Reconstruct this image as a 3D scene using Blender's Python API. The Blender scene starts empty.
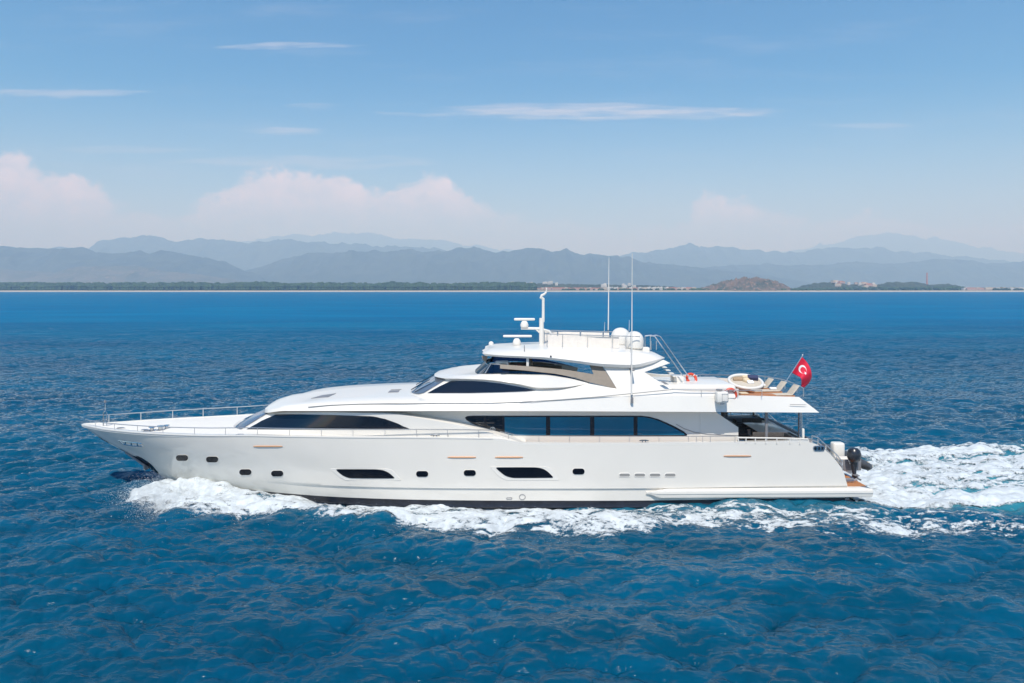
import bpy, math, random
import numpy as np
from mathutils import Vector, Matrix
R = math.radians
scene = bpy.context.scene
col = scene.collection

# ---------------------------------------------------------------- camera
H = 10.3            # drone height above the water, metres
F = 683.0           # focal length in pixels of a 1024 px wide frame
Y0 = 289.5          # row of the true horizon
YC = 36.0           # distance of the yacht's centreline
cam_d = bpy.data.cameras.new('camera')
cam = bpy.data.objects.new('camera', cam_d); col.objects.link(cam)
cam.location = (0, 0, H); cam.rotation_euler = (R(90), 0, 0)
cam_d.sensor_width = 36; cam_d.lens = 36*F/1024
cam_d.shift_y = -(341.5-Y0)/1024
cam_d.clip_start = 0.5; cam_d.clip_end = 150000
scene.camera = cam

# ---------------------------------------------------------------- light
SUN_EL, SUN_AZ = R(57), R(188)      # azimuth clockwise from +Y: behind the drone, a little to the left
world = bpy.data.worlds.new('World'); scene.world = world; world.use_nodes = True
SKY_STRENGTH = 0.118
SUN_STRENGTH = 4.6
sd = bpy.data.lights.new('sun', 'SUN'); so = bpy.data.objects.new('sun', sd); col.objects.link(so)
sd.energy = SUN_STRENGTH; sd.angle = R(0.53); sd.color = (1.0, 0.97, 0.92)
sdir = Vector((math.sin(SUN_AZ)*math.cos(SUN_EL), math.cos(SUN_AZ)*math.cos(SUN_EL), math.sin(SUN_EL)))
so.rotation_euler = sdir.to_track_quat('Z', 'Y').to_euler()
so.location = (0, 0, 60)
vs = scene.view_settings
vs.view_transform = 'Standard'; vs.look = 'None'; vs.exposure = 0.10; vs.gamma = 1.0
try: vs.use_curve_mapping = False
except Exception: pass
scene.cycles.max_bounces = 8
scene.cycles.volume_bounces = 1
scene.cycles.use_denoising = True
scene.cycles.sample_clamp_direct = 2.0
scene.cycles.sample_clamp_indirect = 2.5

# ---------------------------------------------------------------- node helper
class NT:
    def __init__(s, tree): s.t = tree; s.n = tree.nodes; s.l = tree.links
    def node(s, typ, **kw):
        n = s.n.new(typ)
        for k, v in kw.items(): setattr(n, k, v)
        return n
    def set(s, n, key, v):
        if hasattr(v, 'is_output') or isinstance(v, bpy.types.NodeSocket): s.l.new(v, n.inputs[key])
        else: n.inputs[key].default_value = v
    def math(s, op, a, b=None, c=None, clamp=False):
        n = s.node('ShaderNodeMath', operation=op, use_clamp=clamp)
        s.set(n, 0, a)
        if b is not None: s.set(n, 1, b)
        if c is not None: s.set(n, 2, c)
        return n.outputs[0]
    def mix(s, f, a, b, typ='MIX'):
        n = s.node('ShaderNodeMix', data_type='RGBA', blend_type=typ)
        s.set(n, 0, f); s.set(n, 6, a); s.set(n, 7, b)
        return n.outputs[2]
    def noise(s, vec, scale, detail=2, rough=0.5, dist=0.0):
        n = s.node('ShaderNodeTexNoise')
        if vec is not None: s.l.new(vec, n.inputs['Vector'])
        n.inputs['Scale'].default_value = scale; n.inputs['Detail'].default_value = detail
        n.inputs['Roughness'].default_value = rough; n.inputs['Distortion'].default_value = dist
        return n.outputs['Fac']
    def ramp(s, f, stops, interp='LINEAR'):
        n = s.node('ShaderNodeValToRGB'); cr = n.color_ramp; cr.interpolation = interp
        while len(cr.elements) < len(stops): cr.elements.new(0.5)
        for e, (p, c) in zip(cr.elements, stops):
            e.position = p; e.color = (c[0], c[1], c[2], 1) if hasattr(c, '__len__') else (c, c, c, 1)
        s.l.new(f, n.inputs[0]); return n.outputs[0]
    def smooth(s, v, a, b):
        n = s.node('ShaderNodeMapRange', interpolation_type='SMOOTHSTEP')
        s.set(n, 0, v); n.inputs[1].default_value = a; n.inputs[2].default_value = b
        return n.outputs[0]
    def mapping(s, vec, scale=(1, 1, 1), loc=(0, 0, 0), rot=(0, 0, 0)):
        n = s.node('ShaderNodeMapping'); s.l.new(vec, n.inputs[0])
        n.inputs['Scale'].default_value = scale; n.inputs['Location'].default_value = loc; n.inputs['Rotation'].default_value = rot
        return n.outputs[0]

# ---------------------------------------------------------------- sky with clouds
def build_sky():
    w = NT(world.node_tree)
    for n in list(w.n): w.n.remove(n)
    out = w.node('ShaderNodeOutputWorld'); bg = w.node('ShaderNodeBackground')
    sky = w.node('ShaderNodeTexSky', sky_type='NISHITA')
    sky.sun_disc = False; sky.sun_elevation = SUN_EL; sky.sun_rotation = SUN_AZ
    sky.altitude = 0; sky.air_density = 1.0; sky.dust_density = 0.4; sky.ozone_density = 1.6
    tc = w.node('ShaderNodeTexCoord'); sp = w.node('ShaderNodeSeparateXYZ'); w.l.new(tc.outputs['Generated'], sp.inputs[0])
    yy = w.math('MAXIMUM', w.math('ABSOLUTE', sp.outputs[1]), 0.05)
    u = w.math('DIVIDE', sp.outputs[0], yy); v = w.math('DIVIDE', sp.outputs[2], yy)
    cb = w.node('ShaderNodeCombineXYZ'); w.l.new(u, cb.inputs[0]); w.l.new(v, cb.inputs[1]); uv = cb.outputs[0]
    n_st = w.noise(w.mapping(uv, (3, 38, 1)), 3.0, 6, 0.62, 0.3)
    n_st2 = w.noise(w.mapping(uv, (6, 60, 1), (4, 2, 0)), 2.0, 5, 0.6)
    wob = w.math('MULTIPLY', w.math('SUBTRACT', w.noise(w.mapping(uv, (5, 5, 1)), 2.0, 3), 0.5), 0.012)
    vw = w.math('ADD', v, wob)
    total = None
    #          px0  px1   py   half-thickness px, strength
    for (a, b, py, th, st) in [(395, 800, 113, 9, 1.0), (440, 700, 106, 4.5, .55), (212, 372, 46, 4, .62), (-60, 160, 93, 5.5, .62),
                           (232, 335, 131, 4.5, .6), (150, 460, 162, 8, .42), (40, 210, 150, 5, .3), (800, 920, 125, 4, .35),
                           (280, 350, 106, 4, .3), (1010, 1300, 92, 6, .5), (-500, -200, 70, 8, .5)]:
        uc = ((a+b)/2-512)/F; uh = (b-a)/2/F; vc = (Y0-py)/F; vh = th/F
        du = w.math('DIVIDE', w.math('SUBTRACT', u, uc), uh); dv = w.math('DIVIDE', w.math('SUBTRACT', vw, vc), vh)
        # thinner towards the ends
        r2 = w.math('ADD', w.math('MULTIPLY', du, du), w.math('MULTIPLY', dv, dv))
        e = w.math('MULTIPLY', w.smooth(w.math('ADD', r2, w.math('MULTIPLY', w.math('SUBTRACT', n_st, 0.5), 2.4)), 1.0, 0.05), st)
        total = e if total is None else w.math('MAXIMUM', total, e)
    cir = w.math('MULTIPLY', total, w.smooth(n_st2, 0.2, 0.62))
    thin = w.math('MULTIPLY', w.smooth(w.noise(w.mapping(uv, (2.2, 16, 1), (1, 7, 0)), 1.6, 5, 0.6), 0.5, 0.85), 0.25)
    cir = w.math('MAXIMUM', cir, thin)
    # cumulus banks: a height profile along the horizon, edges broken by noise
    tops = [(-1200, 200), (-330, 214), (-150, 175), (8, 150), (30, 158), (62, 170), (95, 184), (125, 205), (175, 216), (200, 196), (235, 178), (262, 168), (300, 165),
            (340, 176), (372, 186), (402, 180), (432, 170), (452, 182), (488, 205), (560, 222), (660, 226), (698, 206), (706, 184), (732, 190), (765, 206), (800, 220), (880, 206), (930, 222), (1100, 214), (1300, 180), (2000, 190)]
    lo, hi = -3.0, 3.0
    st = [((( (p-512)/F)-lo)/(hi-lo), min(1, max(0, (Y0-y)/F/0.25))) for p, y in tops]
    f = w.math('DIVIDE', w.math('SUBTRACT', u, lo), hi-lo)
    top = w.math('MULTIPLY', w.ramp(f, st, 'LINEAR'), 0.25)
    puff = w.noise(w.mapping(uv, (1, 1.35, 1)), 17.0, 7, 0.58, 0.15)
    puff2 = w.noise(w.mapping(uv, (1, 1.2, 1), (.3, .8, 0)), 48.0, 4, 0.55, 0.0)
    pf = w.math('ADD', w.math('MULTIPLY', w.math('SUBTRACT', puff, 0.5), 0.085), w.math('MULTIPLY', w.math('SUBTRACT', puff2, 0.5), 0.022))
    d = w.math('ADD', w.math('SUBTRACT', top, v), pf)
    body = w.smooth(d, 0.0, 0.018)
    fade = w.smooth(v, 0.07, 0.150)
    dens = w.math('MULTIPLY', body, w.math('ADD', w.math('MULTIPLY', fade, 0.62), 0.14))
    skyc = w.node('ShaderNodeHueSaturation'); skyc.inputs['Saturation'].default_value = 1.68
    w.l.new(sky.outputs[0], skyc.inputs['Color'])
    shade = w.smooth(w.noise(w.mapping(uv, (1, 1.3, 1), (.012, -.02, 0)), 20.0, 5, 0.6), 0.3, 0.7)
    ccol = w.mix(shade, (7.4, 6.9, 7.4, 1), (10.8, 9.1, 9.4, 1))
    low = w.mix(w.math('MULTIPLY', w.smooth(v, 0.34, 0.03), 0.40), skyc.outputs[0], (5.9, 6.6, 8.0, 1))
    c = w.mix(w.math('MULTIPLY', cir, 0.60), low, (7.2, 6.8, 7.2, 1))
    c = w.mix(dens, c, ccol)
    w.l.new(c, bg.inputs[0]); bg.inputs[1].default_value = SKY_STRENGTH
    w.l.new(bg.outputs[0], out.inputs[0])
build_sky()

# ---------------------------------------------------------------- materials
def mat(name, colr, rough=0.5, metal=0.0, coat=0.0, ior=1.5, var=0.0, vscale=3.0, bump=0.0, bscale=20.0, coord='Object'):
    m = bpy.data.materials.new(name); m.use_nodes = True; t = NT(m.node_tree)
    p = t.n['Principled BSDF']
    p.inputs['Roughness'].default_value = rough; p.inputs['Metallic'].default_value = metal
    p.inputs['Coat Weight'].default_value = coat; p.inputs['Coat Roughness'].default_value = 0.05; p.inputs['IOR'].default_value = ior
    c = (*colr, 1)
    p.inputs['Base Color'].default_value = c
    tc = t.node('ShaderNodeTexCoord')
    if var > 0:
        f = t.noise(tc.outputs[coord], vscale, 4, 0.6)
        lo = tuple(x*(1-var) for x in colr)+(1,); hi = tuple(min(1, x*(1+var)) for x in colr)+(1,)
        t.l.new(t.mix(t.smooth(f, 0.3, 0.7), lo, hi), p.inputs['Base Color'])
    if bump > 0:
        b = t.node('ShaderNodeBump'); b.inputs['Strength'].default_value = bump; b.inputs['Distance'].default_value = 0.02
        t.l.new(t.noise(tc.outputs[coord], bscale, 3), b.inputs['Height']); t.l.new(b.outputs[0], p.inputs['Normal'])
    return m
M = {}
M['white'] = mat('white gelcoat', (.745, .715, .65), .28, coat=.35, var=.012, vscale=.8)
M['white2'] = mat('white non slip deck paint', (.75, .72, .655), .6, var=.02, vscale=2)
M['hullw'] = mat('white hull gelcoat', (.74, .705, .635), .13, coat=.5, var=.015, vscale=.5, bump=.03, bscale=1.2)
M['boot'] = mat('dark antifouling', (.012, .014, .022), .35, var=.3)
M['black'] = mat('black tinted glass', (.006, .009, .016), .05, coat=.5, ior=1.5)
M['porthole'] = mat('dark porthole glass', (.004, .006, .011), .12); M['porthole'].node_tree.nodes['Principled BSDF'].inputs['Specular IOR Level'].default_value = .2
M['blue'] = mat('blue tinted glass', (.012, .135, .24), .08, coat=.6, ior=1.55, var=.12, vscale=.35)
M['grey_glass'] = mat('grey windshield glass', (.10, .14, .20), .06, coat=.8, ior=1.6)
M['frame'] = mat('dark window frame', (.006, .010, .020), .25)
M['taupe'] = mat('taupe lining', (.22, .185, .145), .55, var=.08)
M['chrome'] = mat('polished stainless', (.62, .63, .65), .13, metal=1.0)
M['rail'] = mat('brushed stainless rail', (.66, .66, .66), .28, metal=.85)
M['gold'] = mat('bronze rubbing strip', (.62, .33, .17), .35, metal=.3)
M['vent'] = mat('grey vent louvre', (.27, .265, .25), .5)
M['grey'] = mat('grey plastic', (.20, .20, .21), .45)
M['rubber'] = mat('dark grey hypalon', (.060, .068, .078), .5, var=.15)
M['engine'] = mat('charcoal engine cowl', (.018, .021, .028), .28, coat=.25)
M['red'] = mat('red flag cloth', (.62, .008, .04), .7, var=.08, vscale=6)
M['flagw'] = mat('white flag cloth', (.8, .8, .8), .7)
M['orange'] = mat('orange lifebuoy', (.62, .07, .03), .45)
M['beige'] = mat('beige canvas', (.52, .46, .37), .85, var=.06, vscale=8, bump=.2, bscale=60)
M['cushion'] = mat('off white upholstery', (.74, .69, .62), .8, var=.04, vscale=6, bump=.2, bscale=14)
M['wicker'] = mat('tan wicker', (.36, .25, .15), .7, var=.3, vscale=25, bump=.6, bscale=45)
M['navy'] = mat('navy blue cushion', (.03, .04, .10), .8)
M['sand_cush'] = mat('sand coloured cushion', (.62, .50, .33), .8)
M['brown'] = mat('dark brown rattan', (.075, .064, .055), .65, var=.3, vscale=22, bump=.5, bscale=50)
M['leaf'] = mat('dark green leaves', (.02, .055, .02), .5, var=.4, vscale=12)
M['pot'] = mat('grey pot', (.2, .19, .18), .6)
M['redseat'] = mat('dark red cushion', (.30, .03, .02), .7)
M['lamp'] = mat('amber lens', (.5, .12, .02), .2)

def tint():
    m = bpy.data.materials.new('tinted see through glass'); m.use_nodes = True; t = NT(m.node_tree)
    for n in list(t.n): t.n.remove(n)
    out = t.node('ShaderNodeOutputMaterial'); tr = t.node('ShaderNodeBsdfTransparent'); gl = t.node('ShaderNodeBsdfGlossy'); mx = t.node('ShaderNodeMixShader'); fr = t.node('ShaderNodeFresnel')
    tr.inputs[0].default_value = (.22, .30, .46, 1); gl.inputs['Roughness'].default_value = .04; fr.inputs[0].default_value = 1.7
    t.l.new(fr.outputs[0], mx.inputs[0]); t.l.new(tr.outputs[0], mx.inputs[1]); t.l.new(gl.outputs[0], mx.inputs[2]); t.l.new(mx.outputs[0], out.inputs[0])
    return m
M['tint'] = tint()
def teak():
    m = bpy.data.materials.new('teak planks'); m.use_nodes = True; t = NT(m.node_tree); p = t.n['Principled BSDF']
    tc = t.node('ShaderNodeTexCoord'); sp = t.node('ShaderNodeSeparateXYZ'); t.l.new(tc.outputs['Object'], sp.inputs[0])
    fr = t.math('FRACT', t.math('MULTIPLY', sp.outputs[1], 11.0))
    seam = t.smooth(t.math('ABSOLUTE', t.math('SUBTRACT', fr, 0.5)), 0.45, 0.48)
    g = t.noise(t.mapping(tc.outputs['Object'], (2, 40, 2)), 3.0, 4)
    base = t.mix(g, (.38, .14, .05, 1), (.52, .23, .09, 1))
    t.l.new(t.mix(seam, base, (.03, .02, .015, 1)), p.inputs['Base Color']); p.inputs['Roughness'].default_value = .55
    return m
M['teak'] = teak()

# ---------------------------------------------------------------- object helpers
def link(o, parent=None):
    col.objects.link(o)
    if parent is not None: o.parent = parent
    return o
def tag(o, label=None, cat=None, group=None, kind=None):
    if label: o['label'] = label
    if cat: o['category'] = cat
    if group: o['group'] = group
    if kind: o['kind'] = kind
    return o
def empty(name, loc, rz=0):
    o = bpy.data.objects.new(name, None); col.objects.link(o); o.location = loc; o.rotation_euler = (0, 0, rz)
    o.empty_display_size = .2
    return o
def np_mesh(name, V, Fq, m, parent=None, smooth=True, angle=None):
    me = bpy.data.meshes.new(name)
    V = np.asarray(V, dtype=np.float32); Fq = np.asarray(Fq, dtype=np.int32)
    k = Fq.shape[1]
    me.vertices.add(len(V)); me.vertices.foreach_set('co', V.ravel())
    me.loops.add(Fq.size); me.loops.foreach_set('vertex_index', Fq.ravel())
    me.polygons.add(len(Fq)); me.polygons.foreach_set('loop_start', np.arange(len(Fq), dtype=np.int32)*k)
    me.update(calc_edges=True)
    if smooth: me.polygons.foreach_set('use_smooth', np.ones(len(Fq), bool))
    if angle: me.set_sharp_from_angle(angle=R(angle))
    me.materials.append(m)
    return link(bpy.data.objects.new(name, me), parent)

class MB:
    """collects shapes, build() links them as one mesh object"""
    def __init__(s): s.v = []; s.f = []
    def add(s, vs, fs):
        k = len(s.v); s.v += [tuple(v) for v in vs]; s.f += [tuple(i+k for i in f) for f in fs]; return s
    def box(s, c, d, rot=None, bev=0.0):
        hx, hy, hz = d[0]/2, d[1]/2, d[2]/2
        b = min(bev, hx*.9, hy*.9, hz*.9)
        rm = Matrix.Rotation(0, 3, 'Z') if rot is None else rot
        c = Vector(c)
        if b <= 0:
            vs = [Vector((sx*hx, sy*hy, sz*hz)) for sz in (-1, 1) for sy in (-1, 1) for sx in (-1, 1)]
            fs = [(0, 2, 3, 1), (4, 5, 7, 6), (0, 1, 5, 4), (2, 6, 7, 3), (0, 4, 6, 2), (1, 3, 7, 5)]
        else:
            # rounded box: rings in plan at several heights
            vs = []; fs = []; q = 3
            def ring(ins, z):
                pts = []
                for (sx, sy, a0) in ((1, 1, 0), (-1, 1, 90), (-1, -1, 180), (1, -1, 270)):
                    for i in range(q+1):
                        a = R(a0+90*i/q)
                        pts.append(Vector((sx*(hx-b)+(b-ins)*math.cos(a), sy*(hy-b)+(b-ins)*math.sin(a), z)))
                return pts
            lv = []
            for i in range(q+1):
                a = R(90*i/q); lv.append((b*(1-math.sin(a)), -hz+b*(1-math.cos(a))))
            lv2 = [(ins, -z) for ins, z in reversed(lv)]
            n = 4*(q+1)
            for ins, z in lv+lv2: vs += ring(ins, z)
            L = len(lv+lv2)
            for j in range(L-1):
                for i in range(n): fs.append((j*n+i, j*n+(i+1) % n, (j+1)*n+(i+1) % n, (j+1)*n+i))
            fs.append(tuple(reversed(range(n)))); fs.append(tuple(range((L-1)*n, L*n)))
        return s.add([c+rm@v for v in vs], fs)
    def tube(s, pts, r, n=8, closed=False):
        pts = [Vector(p) for p in pts]; N = len(pts)
        rs = r if hasattr(r, '__len__') else [r]*N
        vs = []; up = Vector((0, 0, 1)); prev = None
        for i, p in enumerate(pts):
            if closed: d = (pts[(i+1) % N]-pts[i-1])
            else: d = (pts[min(i+1, N-1)]-pts[max(i-1, 0)])
            d.normalize()
            a = up if abs(d.z) < .95 else Vector((1, 0, 0))
            if prev is not None and (prev - d*prev.dot(d)).length > .1: a = prev
            sx = (a-d*a.dot(d)).normalized(); prev = sx; sy = d.cross(sx)
            for k in range(n):
                t = 2*math.pi*k/n; vs.append(p+(sx*math.cos(t)+sy*math.sin(t))*rs[i])
        fs = []
        for i in range(N if closed else N-1):
            j = (i+1) % N
            for k in range(n): fs.append((i*n+k, i*n+(k+1) % n, j*n+(k+1) % n, j*n+k))
        if not closed: fs += [tuple(reversed(range(n))), tuple(range((N-1)*n, N*n))]
        return s.add(vs, fs)
    def lathe(s, prof, c, n=24, axis='Z'):
        vs = []; fs = []
        for (r, z) in prof:
            for k in range(n):
                a = 2*math.pi*k/n; p = (r*math.cos(a), r*math.sin(a), z)
                if axis == 'Y': p = (p[0], p[2], p[1])
                if axis == 'X': p = (p[2], p[0], p[1])
                vs.append((c[0]+p[0], c[1]+p[1], c[2]+p[2]))
        for j in range(len(prof)-1):
            for k in range(n): fs.append((j*n+k, j*n+(k+1) % n, (j+1)*n+(k+1) % n, (j+1)*n+k))
        fs += [tuple(reversed(range(n))), tuple(range((len(prof)-1)*n, len(prof)*n))]
        return s.add(vs, fs)
    def prism(s, pts, off):
        """polygon pts (3-D), thickened by vector off"""
        n = len(pts); off = Vector(off); a = [Vector(p) for p in pts]; b = [p+off for p in a]
        fs = [tuple(range(n)), tuple(range(2*n-1, n-1, -1))]
        for i in range(n): fs.append((i, (i+1) % n, n+(i+1) % n, n+i))
        return s.add(a+b, fs)
    def build(s, name, m, parent=None, angle=35, smooth=True, tri=False, bevel=0):
        import bmesh
        me = bpy.data.meshes.new(name); me.from_pydata([tuple(v) for v in s.v], [], s.f); me.update()
        bm = bmesh.new(); bm.from_mesh(me)
        if tri: bmesh.ops.triangulate(bm, faces=[f for f in bm.faces if len(f.verts) > 4])
        bmesh.ops.recalc_face_normals(bm, faces=bm.faces); bm.to_mesh(me); bm.free()
        if smooth:
            me.polygons.foreach_set('use_smooth', [True]*len(me.polygons)); me.set_sharp_from_angle(angle=R(angle))
        me.materials.append(m)
        o = link(bpy.data.objects.new(name, me), parent)
        if bevel:
            b = o.modifiers.new('bevel', 'BEVEL'); b.width = bevel; b.segments = 2; b.limit_method = 'ANGLE'; b.angle_limit = R(40)
        return o

def pchip(t, y, T):
    """monotone cubic through knots"""
    t = np.asarray(t, float); y = np.asarray(y, float); T = np.asarray(T, float)
    h = np.diff(t); d = np.diff(y)/h
    m = np.zeros_like(y)
    if len(y) > 2:
        w1 = 2*h[1:]+h[:-1]; w2 = h[1:]+2*h[:-1]
        ok = (d[:-1]*d[1:]) > 0
        with np.errstate(divide='ignore', invalid='ignore'):
            mm = (w1+w2)/(w1/d[:-1]+w2/d[1:])
        m[1:-1] = np.where(ok, mm, 0)
    m[0] = d[0]; m[-1] = d[-1]
    i = np.clip(np.searchsorted(t, T, side='right')-1, 0, len(t)-2)
    s = (np.clip(T, t[0], t[-1])-t[i])/h[i]
    return ((1+2*s)*(1-s)**2*y[i]+s*(1-s)**2*h[i]*m[i]+s*s*(3-2*s)*y[i+1]+s*s*(s-1)*h[i]*m[i+1])

def smoothstep(x, a, b):
    t = np.clip((x-a)/(b-a), 0, 1); return t*t*(3-2*t)

# ---- value noise for terrain, water and foam
def _hash(ix, iy, seed):
    n = (ix.astype(np.int64)*374761393+iy.astype(np.int64)*668265263+seed*1442695041) & 0xffffffff
    n = ((n ^ (n >> 13))*1274126177) & 0xffffffff
    return ((n ^ (n >> 16)) & 0xffffff)/float(0xffffff)
def vnoise(x, y, seed=0):
    ix = np.floor(x); iy = np.floor(y); fx = x-ix; fy = y-iy
    fx = fx*fx*fx*(fx*(fx*6-15)+10); fy = fy*fy*fy*(fy*(fy*6-15)+10)
    a = _hash(ix, iy, seed); b = _hash(ix+1, iy, seed); c = _hash(ix, iy+1, seed); d = _hash(ix+1, iy+1, seed)
    return (a*(1-fx)+b*fx)*(1-fy)+(c*(1-fx)+d*fx)*fy
def fbm(x, y, octv=4, seed=0, gain=.5):
    s = 0; a = 1; tot = 0
    for o in range(octv):
        c, sn = math.cos(.6*o+.3), math.sin(.6*o+.3)
        s = s+a*vnoise(x*c-y*sn+17*o, x*sn+y*c-9*o, seed+o); tot += a; a *= gain; x = x*2.03; y = y*2.03
    return s/tot
def ridged(x, y, octv=4, seed=0):
    s = 0; a = 1; tot = 0
    for o in range(octv):
        s = s+a*(1-np.abs(2*vnoise(x+13*o, y+7*o, seed+o)-1)); tot += a; a *= .5; x = x*2.1; y = y*2.1
    return s/tot

def P(px, py, Y):      # the world point seen at a pixel at distance Y
    return ((px-512)*Y/F, Y, H-(py-Y0)*Y/F)
# ================================================================ hull lines (used by the sea and by the yacht)
STEM = np.array([(-1.2, -14.6), (-.6, -16.2), (0, -17.45), (.3, -18.1), (.576, -18.66), (1.0, -19.3), (1.64, -20.17), (2.4, -21.57), (2.85, -22.25), (3.21, -22.72), (3.5, -23.0)])
def stem_x(z): return np.interp(z, STEM[:, 0], STEM[:, 1])
DK = np.array([(0, 0), (.25, .22), (.9, .56), (1.9, 1.08), (4.5, 2.02), (7.2, 2.66), (9.4, 3.06), (12.7, 3.48), (16.7, 3.72), (20, 3.78), (45, 3.78)])
WL = np.array([(0, 0), (1.2, .45), (3, 1.12), (5, 1.85), (7, 2.5), (10, 3.2), (14, 3.6), (18, 3.72), (45, 3.74)])
def aft_f(x): return 1-.13*smoothstep(x, 4, 17)
SH = [(-22.72, 3.21), (-20.9, 3.15), (-18, 3.16), (-15.5, 3.19), (-12, 3.29), (-5, 3.31), (-1.3, 3.28), (-.6, 3.26), (.5, 3.06), (3, 3.04), (12.5, 3.05), (14.3, 3.10), (17, 3.1)]
def sheer_z(x): return pchip([a for a, b in SH], [b for a, b in SH], x)
def hull_b(x, z):
    x = np.asarray(x, float); z = np.asarray(z, float)
    zs = sheer_z(x)
    t = np.clip(z/zs, 0, 1); g = t**.85
    d = np.maximum(x-stem_x(np.minimum(z, zs)), 0)
    b = pchip(WL[:, 0], WL[:, 1], d)*(1-g)+pchip(DK[:, 0], DK[:, 1], d)*g
    b = b*np.where(z < 0, np.sqrt(np.clip(1+z/1.9, 0, 1)), 1)
    return b*aft_f(x)

# ================================================================ the sea surface
def tile(N, L, lmin, lmax, rms, seed, wind=R(-65), spread=2.0, flat=.12):
    rng = np.random.default_rng(seed)
    k1 = np.fft.fftfreq(N, L/N)*2*np.pi
    kx, ky = np.meshgrid(k1, k1, indexing='ij'); k = np.hypot(kx, ky); k[0, 0] = 1
    c = (kx*math.cos(wind)+ky*math.sin(wind))/k
    Pk = np.where(c > 0, c**spread, 0)*(1-flat)+flat
    Pk = Pk/k**3.6
    Pk = Pk*np.where((k > 2*np.pi/lmax) & (k < 2*np.pi/lmin), 1, 0)
    h = (rng.normal(size=(N, N))+1j*rng.normal(size=(N, N)))*np.sqrt(Pk)
    z = np.fft.ifft2(h).real; s = rms/z.std()
    dx = np.fft.ifft2(-1j*h*kx/k).real; dy = np.fft.ifft2(-1j*h*ky/k).real
    return (z*s, dx*s, dy*s, L)
def samp(T, X, Y, rot, chop=1.0):
    z, dx, dy, L = T; N = z.shape[0]
    c, s = math.cos(rot), math.sin(rot)
    u = (X*c+Y*s)/L*N; v = (-X*s+Y*c)/L*N
    iu = np.floor(u).astype(int); iv = np.floor(v).astype(int); fu = u-iu; fv = v-iv
    iu0 = iu % N; iu1 = (iu+1) % N; iv0 = iv % N; iv1 = (iv+1) % N
    def g(a): return (a[iu0, iv0]*(1-fu)+a[iu1, iv0]*fu)*(1-fv)+(a[iu0, iv1]*(1-fu)+a[iu1, iv1]*fu)*fv
    a, b, d = g(z), g(dx)*chop, g(dy)*chop
    return a, b*c-d*s, b*s+d*c
TA = tile(512, 173, 4.5, 24, .075, 1); TB = tile(512, 61, 1.5, 5.0, .072, 2, spread=3); TC = tile(512, 23, .38, 1.7, .043, 3, spread=2.5, flat=.14)
TD = tile(512, 9.1, .14, .5, .008, 4, flat=.4)
def wake_h(X, Y):
    """bow wave, wash along the hull and the churned wake astern"""
    yl = Y-YC; b = hull_b(np.clip(X, -17.4, 16.8), np.zeros_like(X)); s = np.abs(yl)-b
    w = .34*np.exp(-((s-.9)/.8)**2)*np.exp(-((X+15.2)/2.6)**2)
    w = w+.16*np.exp(-((s-1.9)/.9)**2)*smoothstep(X, -15, -10)*smoothstep(X, 14, 4)
    w = w-.20*np.exp(-(s/1.1)**2)*smoothstep(X, -13.5, -11)*smoothstep(X, 12, 4)*(s > -2)
    w = w+.17*np.exp(-(np.maximum(s, 0)/1.6)**2)*smoothstep(X, 2, 9)*smoothstep(X, 17.6, 16.6)
    # stern: hollow, then a low hump and diverging waves
    w = w+.22*np.exp(-((yl)/3.5)**2)*smoothstep(X, 18.5, 22)*np.exp(-np.maximum(X-22, 0)/16)
    # diverging bow waves
    q = s-(X+16)*.34
    w = w+.16*np.cos(q*1.35)*np.exp(-(q/4.2)**2)*smoothstep(X, -15, -8)*np.exp(-np.maximum(X+8, 0)/34)
    q = s-(X-14)*.30
    w = w+.15*np.cos(q*1.5)*np.exp(-(q/3.2)**2)*smoothstep(X, 14, 19)*np.exp(-np.maximum(X-18, 0)/30)
    return w
def sea(X, Y, sp):
    """height and sideways shift of the sea; sp = local mesh spacing"""
    f = lambda lmin: np.clip(1.9-sp/lmin*2.1, 0, 1)
    z = wake_h(X, Y)*f(3.0); dx = 0*X; dy = 0*X
    patch = .75+.5*fbm(X/38+5, Y/55, 3, 77)
    for T, rot, lm, ch in ((TA, 0, 6., .9), (TB, .45, 2.2, 1.25), (TC, -.35, .7, 1.1), (TD, .6, .22, .9)):
        w = f(lm)*patch
        a, b, c = samp(T, X, Y, rot, ch); z = z+a*w; dx = dx+b*w; dy = dy+c*w
    return z, dx, dy

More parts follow.
